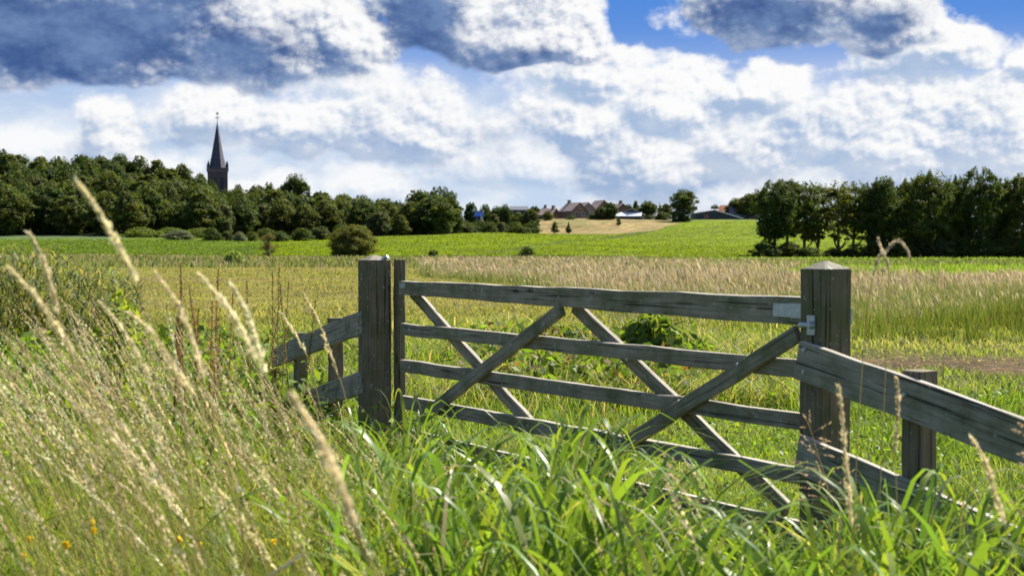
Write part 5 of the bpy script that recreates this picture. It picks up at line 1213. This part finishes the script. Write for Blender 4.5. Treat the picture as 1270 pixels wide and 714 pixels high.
for head, stem, d, rad_, ns, chd, lb in STALKS:
    hp_ = [np.array(at(a, b, d)) for a, b in head]
    st_ = [np.array(at(a, b, d)) for a, b in stem]
    b = st_[-1].copy(); foot = np.array([b[0]+0.05, b[1]+0.03, gz(b[0]+0.05, b[1]+0.03)-0.01])
    allp = [foot, (foot+b)/2 + np.array([0.004, 0, 0]), ] + st_[::-1] + hp_[::-1]
    # resample smoothly (Catmull-Rom)
    P_ = [allp[0]] + allp + [allp[-1]]; sm = []
    for i in range(1, len(P_)-2):
        for t in np.linspace(0, 1, 5)[:-1]:
            p0, p1, p2, p3 = P_[i-1], P_[i], P_[i+1], P_[i+2]
            sm.append(0.5*((2*p1)+(-p0+p2)*t+(2*p0-5*p1+4*p2-p3)*t*t+(-p0+3*p1-3*p2+p3)*t**3))
    sm.append(allp[-1]); sm = np.array(sm)
    root = empty('grass_stalk', tuple(foot)); tag(root, lb, 'grass stalk')
    v, q = stalk_ribbon(sm - foot, 0.0019, 0.0009); link('stem', new_mesh('stem', v, q, None, np.tile((0.30, 0.25, 0.10), (len(v), 1))), M['seed'], root)
    k0 = len(sm) - 4*(len(head)-1) - 1
    v, q = spikelets(sm[k0:] - foot, rad_*0.78, int(ns*0.8), r, 0.0145, fluff=1.25); link('seed_head', new_mesh('seed_head', v, q, None, np.repeat((np.array(chd)*np.array([0.78, 0.84, 0.86])+np.array([0.17, 0.17, 0.11]))*r.uniform(0.75, 1.2, (len(q), 1)), 4, 0)), M['seed'], root)
# loose spreading panicles
for (px_, py_, d, lean, W_, lb, cc) in [(855, 585, 4.7, -0.25, 0.10, 'fluffy loose pinkish panicle in front of the lower gate rails', (0.50, 0.38, 0.26)), (1012, 545, 4.6, -0.1, 0.16, 'wispy spreading panicle before the foot of the hanging post', (0.45, 0.33, 0.20)), (1255, 555, 3.6, 0.1, 0.11, 'loose brown panicle at the right edge over the near fence', (0.40, 0.29, 0.18))]:
    p = np.array(at(px_, py_, d)); foot = np.array([p[0]+0.12, p[1], gz(p[0]+0.12, p[1])])
    root = empty('grass_panicle', tuple(foot)); tag(root, lb, 'grass panicle')
    tt = np.linspace(0, 1, 8); path = np.outer(tt, p-foot+np.array([lean*0.3, 0, 0.06])) ; path[:, 0] += 0.05*np.sin(tt*3.1)
    v, q = stalk_ribbon(path, 0.002, 0.001); link('stem', new_mesh('stem', v, q, None, np.tile((0.30, 0.24, 0.09), (len(v), 1))), M['seed'], root)
    vs, qs, o = [], [], 0
    for k in range(26):
        t = 0.70+0.30*k/26; i = t*7; a = path[int(i)]*(1-i % 1)+path[min(7, int(i)+1)]*(i % 1)
        di = np.array([r.normal(-0.5, 1), r.normal(0, .6), r.normal(0.25, .35)]); di /= np.linalg.norm(di)
        b = a + di*W_*(1.15-0.8*(t-0.7)/0.3)*r.uniform(0.5, 1.0)
        v, q = stalk_ribbon([a, (a+b)/2+np.array([0, 0, .006]), b], 0.0005, 0.0004); vs.append(v); qs.append(q+o); o += len(v)
        v, q = spikelets([a*0.6+b*0.4, b], 0.006, 14, r, 0.009); vs.append(v); qs.append(q+o); o += len(v)
    v = np.vstack(vs); link('seed_head', new_mesh('seed_head', v, np.vstack(qs), None, np.tile(cc, (len(v), 1))*r.uniform(0.8, 1.2, (len(v), 1))), M['seed'], root)

# rusty dock plants, tall leafy plant, bramble behind the gate, flowers
def dock(px_, py_, d, Hm, n_st, colr, lb, name='dock_plant', cat='dock plant'):
    p = at(px_, py_, d); x0, y0 = p.x, d; g = gz(x0, y0); root = empty(name, (x0, y0, g)); tag(root, lb, cat)
    st, sd2, lf = [], [], []
    H0 = p.z - g
    for s in range(n_st):
        a = r.uniform(0, 6.28); L = r.uniform(0.02, 0.16)*H0; Hs = H0*r.uniform(0.72, 1.0) if s else H0
        tt = np.linspace(0, 1, 7); path = np.stack([math.cos(a)*(0.03+L*tt), math.sin(a)*(0.03+L*tt), Hs*tt], -1)
        sd2 = []
        v, q = stalk_ribbon(path, 0.005, 0.002); st.append((v, q, np.tile((0.16, 0.10, 0.045), (len(v), 1))))
        v, q = spikelets(path[3:], 0.034, 260, r, 0.016, fluff=1.8); sd2.append((v, q, np.repeat(np.array(colr)*r.uniform(0.6, 1.3, (len(q), 1)), 4, 0)))
        v, q, c = merge(sd2); link('seed_spike', new_mesh('seed_spike', v, q, None, c), M['seed'], root)
    n_ = 8*n_st
    lf.append(blades(x0+r.normal(0, .05, n_), y0+r.normal(0, .05, n_), H0*r.uniform(0.25, 0.6, n_), r.uniform(0.02, 0.05, n_), r.uniform(0, 6.28, n_), r.uniform(0.3, 0.9, n_), cols(r, n_, *K_LUSH, (0.2, 0.16, 0.05)), r, seg=5, prof=1, droop=0.5))
    for nm, pp, off in (('stem', st, 0), ('leaves', lf, 1)):
        v, q, c = merge(pp); v = v - (np.array([x0, y0, g]) if off else 0)
        link(nm, new_mesh(nm, v, q, None, c), M['seed'] if nm != 'leaves' else M['grass'], root)
for a in [(230, 330, 8.6, 1, 3, (0.22, 0.12, 0.055), 'brown dock plant, left of the two tall rusty ones'), (252, 334, 8.2, 1, 4, (0.26, 0.115, 0.05), 'reddest rusty dock plant in the middle of the dock group'),
          (205, 345, 9.0, 1, 3, (0.20, 0.13, 0.06), 'dull brown dock plant at the left of the dock group'), (270, 352, 8.8, 1, 3, (0.22, 0.12, 0.05), 'low rusty dock plant at the right of the dock group'),
          (337, 326, 9.6, 1, 3, (0.20, 0.16, 0.06), 'tall greenish brown dock plant left of the far wing fence'), (310, 346, 10.4, 1, 2, (0.19, 0.14, 0.06), 'small greenish dock plant left of the tallest greenish one'), (366, 352, 10.8, 1, 2, (0.17, 0.14, 0.05), 'small dark dock plant just above the far wing fence')]:
    dock(*a)
def leafy(px_, d, top, w_, n_, size, pal, name, lb, cat, prof=0.7):
    x0 = xat(px_, d); g = gz(x0, d); Hh = at(px_, top, d).z - g; Wm = w_/F*d
    root = empty(name, (x0, d, g)); tag(root, lb, cat)
    t = r.uniform(0.05, 1, n_)**0.7; a = r.uniform(0, 6.28, n_); rr = Wm/2*np.sqrt(r.uniform(0, 1, n_))*np.clip(1.15-t**2*prof, 0.1, 1)*(0.75+0.5*vnoise(a*2+t*5, t*6, 1, 4))
    pos = np.stack([np.cos(a)*rr, np.sin(a)*rr, Hh*t*(1.0-0.25*rr/(Wm/2))], -1)
    v, q, c = leaf_cloud(pos, np.stack([np.cos(a)*.9, np.sin(a)*.9, np.full(n_, .5)], -1), size*r.uniform(.6, 1.4, n_), cols(r, n_, *pal), r, 0.8, 1.5)
    link('leaves', new_mesh('leaves', v, q, None, c), M['grass'], root)
    pths = []
    for k in range(5):
        a = r.uniform(0, 6.28); e = r.uniform(.3, .9)*Wm/2
        pths.append([(0, 0, -.02, .005), (math.cos(a)*e*.4, math.sin(a)*e*.4, Hh*.5, .004), (math.cos(a)*e, math.sin(a)*e, Hh*r.uniform(.7, .95), .002)])
    tm = tubes('stems', pths, 5); link('stems', tm, M['bark'], root)
leafy(808, 15.5, 389, 104, 1500, 0.10, ((0.10, 0.155, 0.022), (0.12, 0.17, 0.028), (0.075, 0.12, 0.02), (0.15, 0.17, 0.035)), 'bramble', 'bright green leafy bramble bush seen through the gate', 'bramble')
leafy(860, 16.5, 425, 90, 900, 0.085, ((0.10, 0.165, 0.025), (0.13, 0.17, 0.03)), 'bramble', 'lower leafy sprawl right of the bright bramble bush', 'bramble')
leafy(700, 17.5, 405, 120, 1100, 0.08, ((0.08, 0.13, 0.025), (0.12, 0.14, 0.035), (0.16, 0.12, 0.05)), 'bramble', 'dull green bramble behind the first brace crossing', 'bramble')
leafy(148, 10.5, 350, 74, 420, 0.055, ((0.17, 0.21, 0.025), (0.15, 0.19, 0.02)), 'leafy_plant', 'yellow green upright leafy plant before the reeds', 'plant', 0.5)
leafy(290, 112, 312, 26, 500, 0.30, ((0.12, 0.17, 0.04), (0.15, 0.18, 0.05)), 'leafy_plant', 'bright leafy tuft at the crop edge left of the thin shrub', 'plant')
FL = [(37, 668), (82, 676), (114, 647), (116, 658), (222, 669), (246, 676), (213, 705), (340, 672), (30, 690), (398, 706)]
spots = ['at the far left of the bottom edge', 'second from the left in the lower left grass', 'upper one of the close pair in the lower left', 'lower one of the close pair in the lower left', 'left one of the pair below the middle of the left grass', 'right one of the pair below the middle of the left grass', 'brightest one at the bottom edge', 'standing alone furthest right in the left grass', 'smallest one at the bottom left', 'lowest one left of the broad blades']
for (px_, py_), sp_ in zip(FL, spots):
    d = 4.4; p = at(px_, py_, d); g = gz(p.x, d); root = empty('yellow_flower', (p.x, d, g)); tag(root, 'small yellow meadow flower, ' + sp_, 'flower', 'yellow meadow flowers')
    h0 = p.z - g; v, q = stalk_ribbon([(0.03, 0, 0), (0.01, 0, h0*.5), (0, 0, h0)], .0014, .001); link('stem', new_mesh('stem', v, q, None, np.tile((0.09, 0.14, 0.03), (len(v), 1))), M['grass'], root)
    n_ = 46; dd = r.normal(0, 1, (n_, 3)); dd /= np.linalg.norm(dd, axis=1, keepdims=True)
    v, q, c = leaf_cloud(dd*np.array([.009, .009, .012])*r.uniform(.4, 1.1, (n_, 1)) + np.array([0, 0, h0]), dd, np.full(n_, .010), np.tile((0.85, 0.60, 0.02), (n_, 1)), r)
    link('petals', new_mesh('petals', v, q, None, c), M['petal'], root)
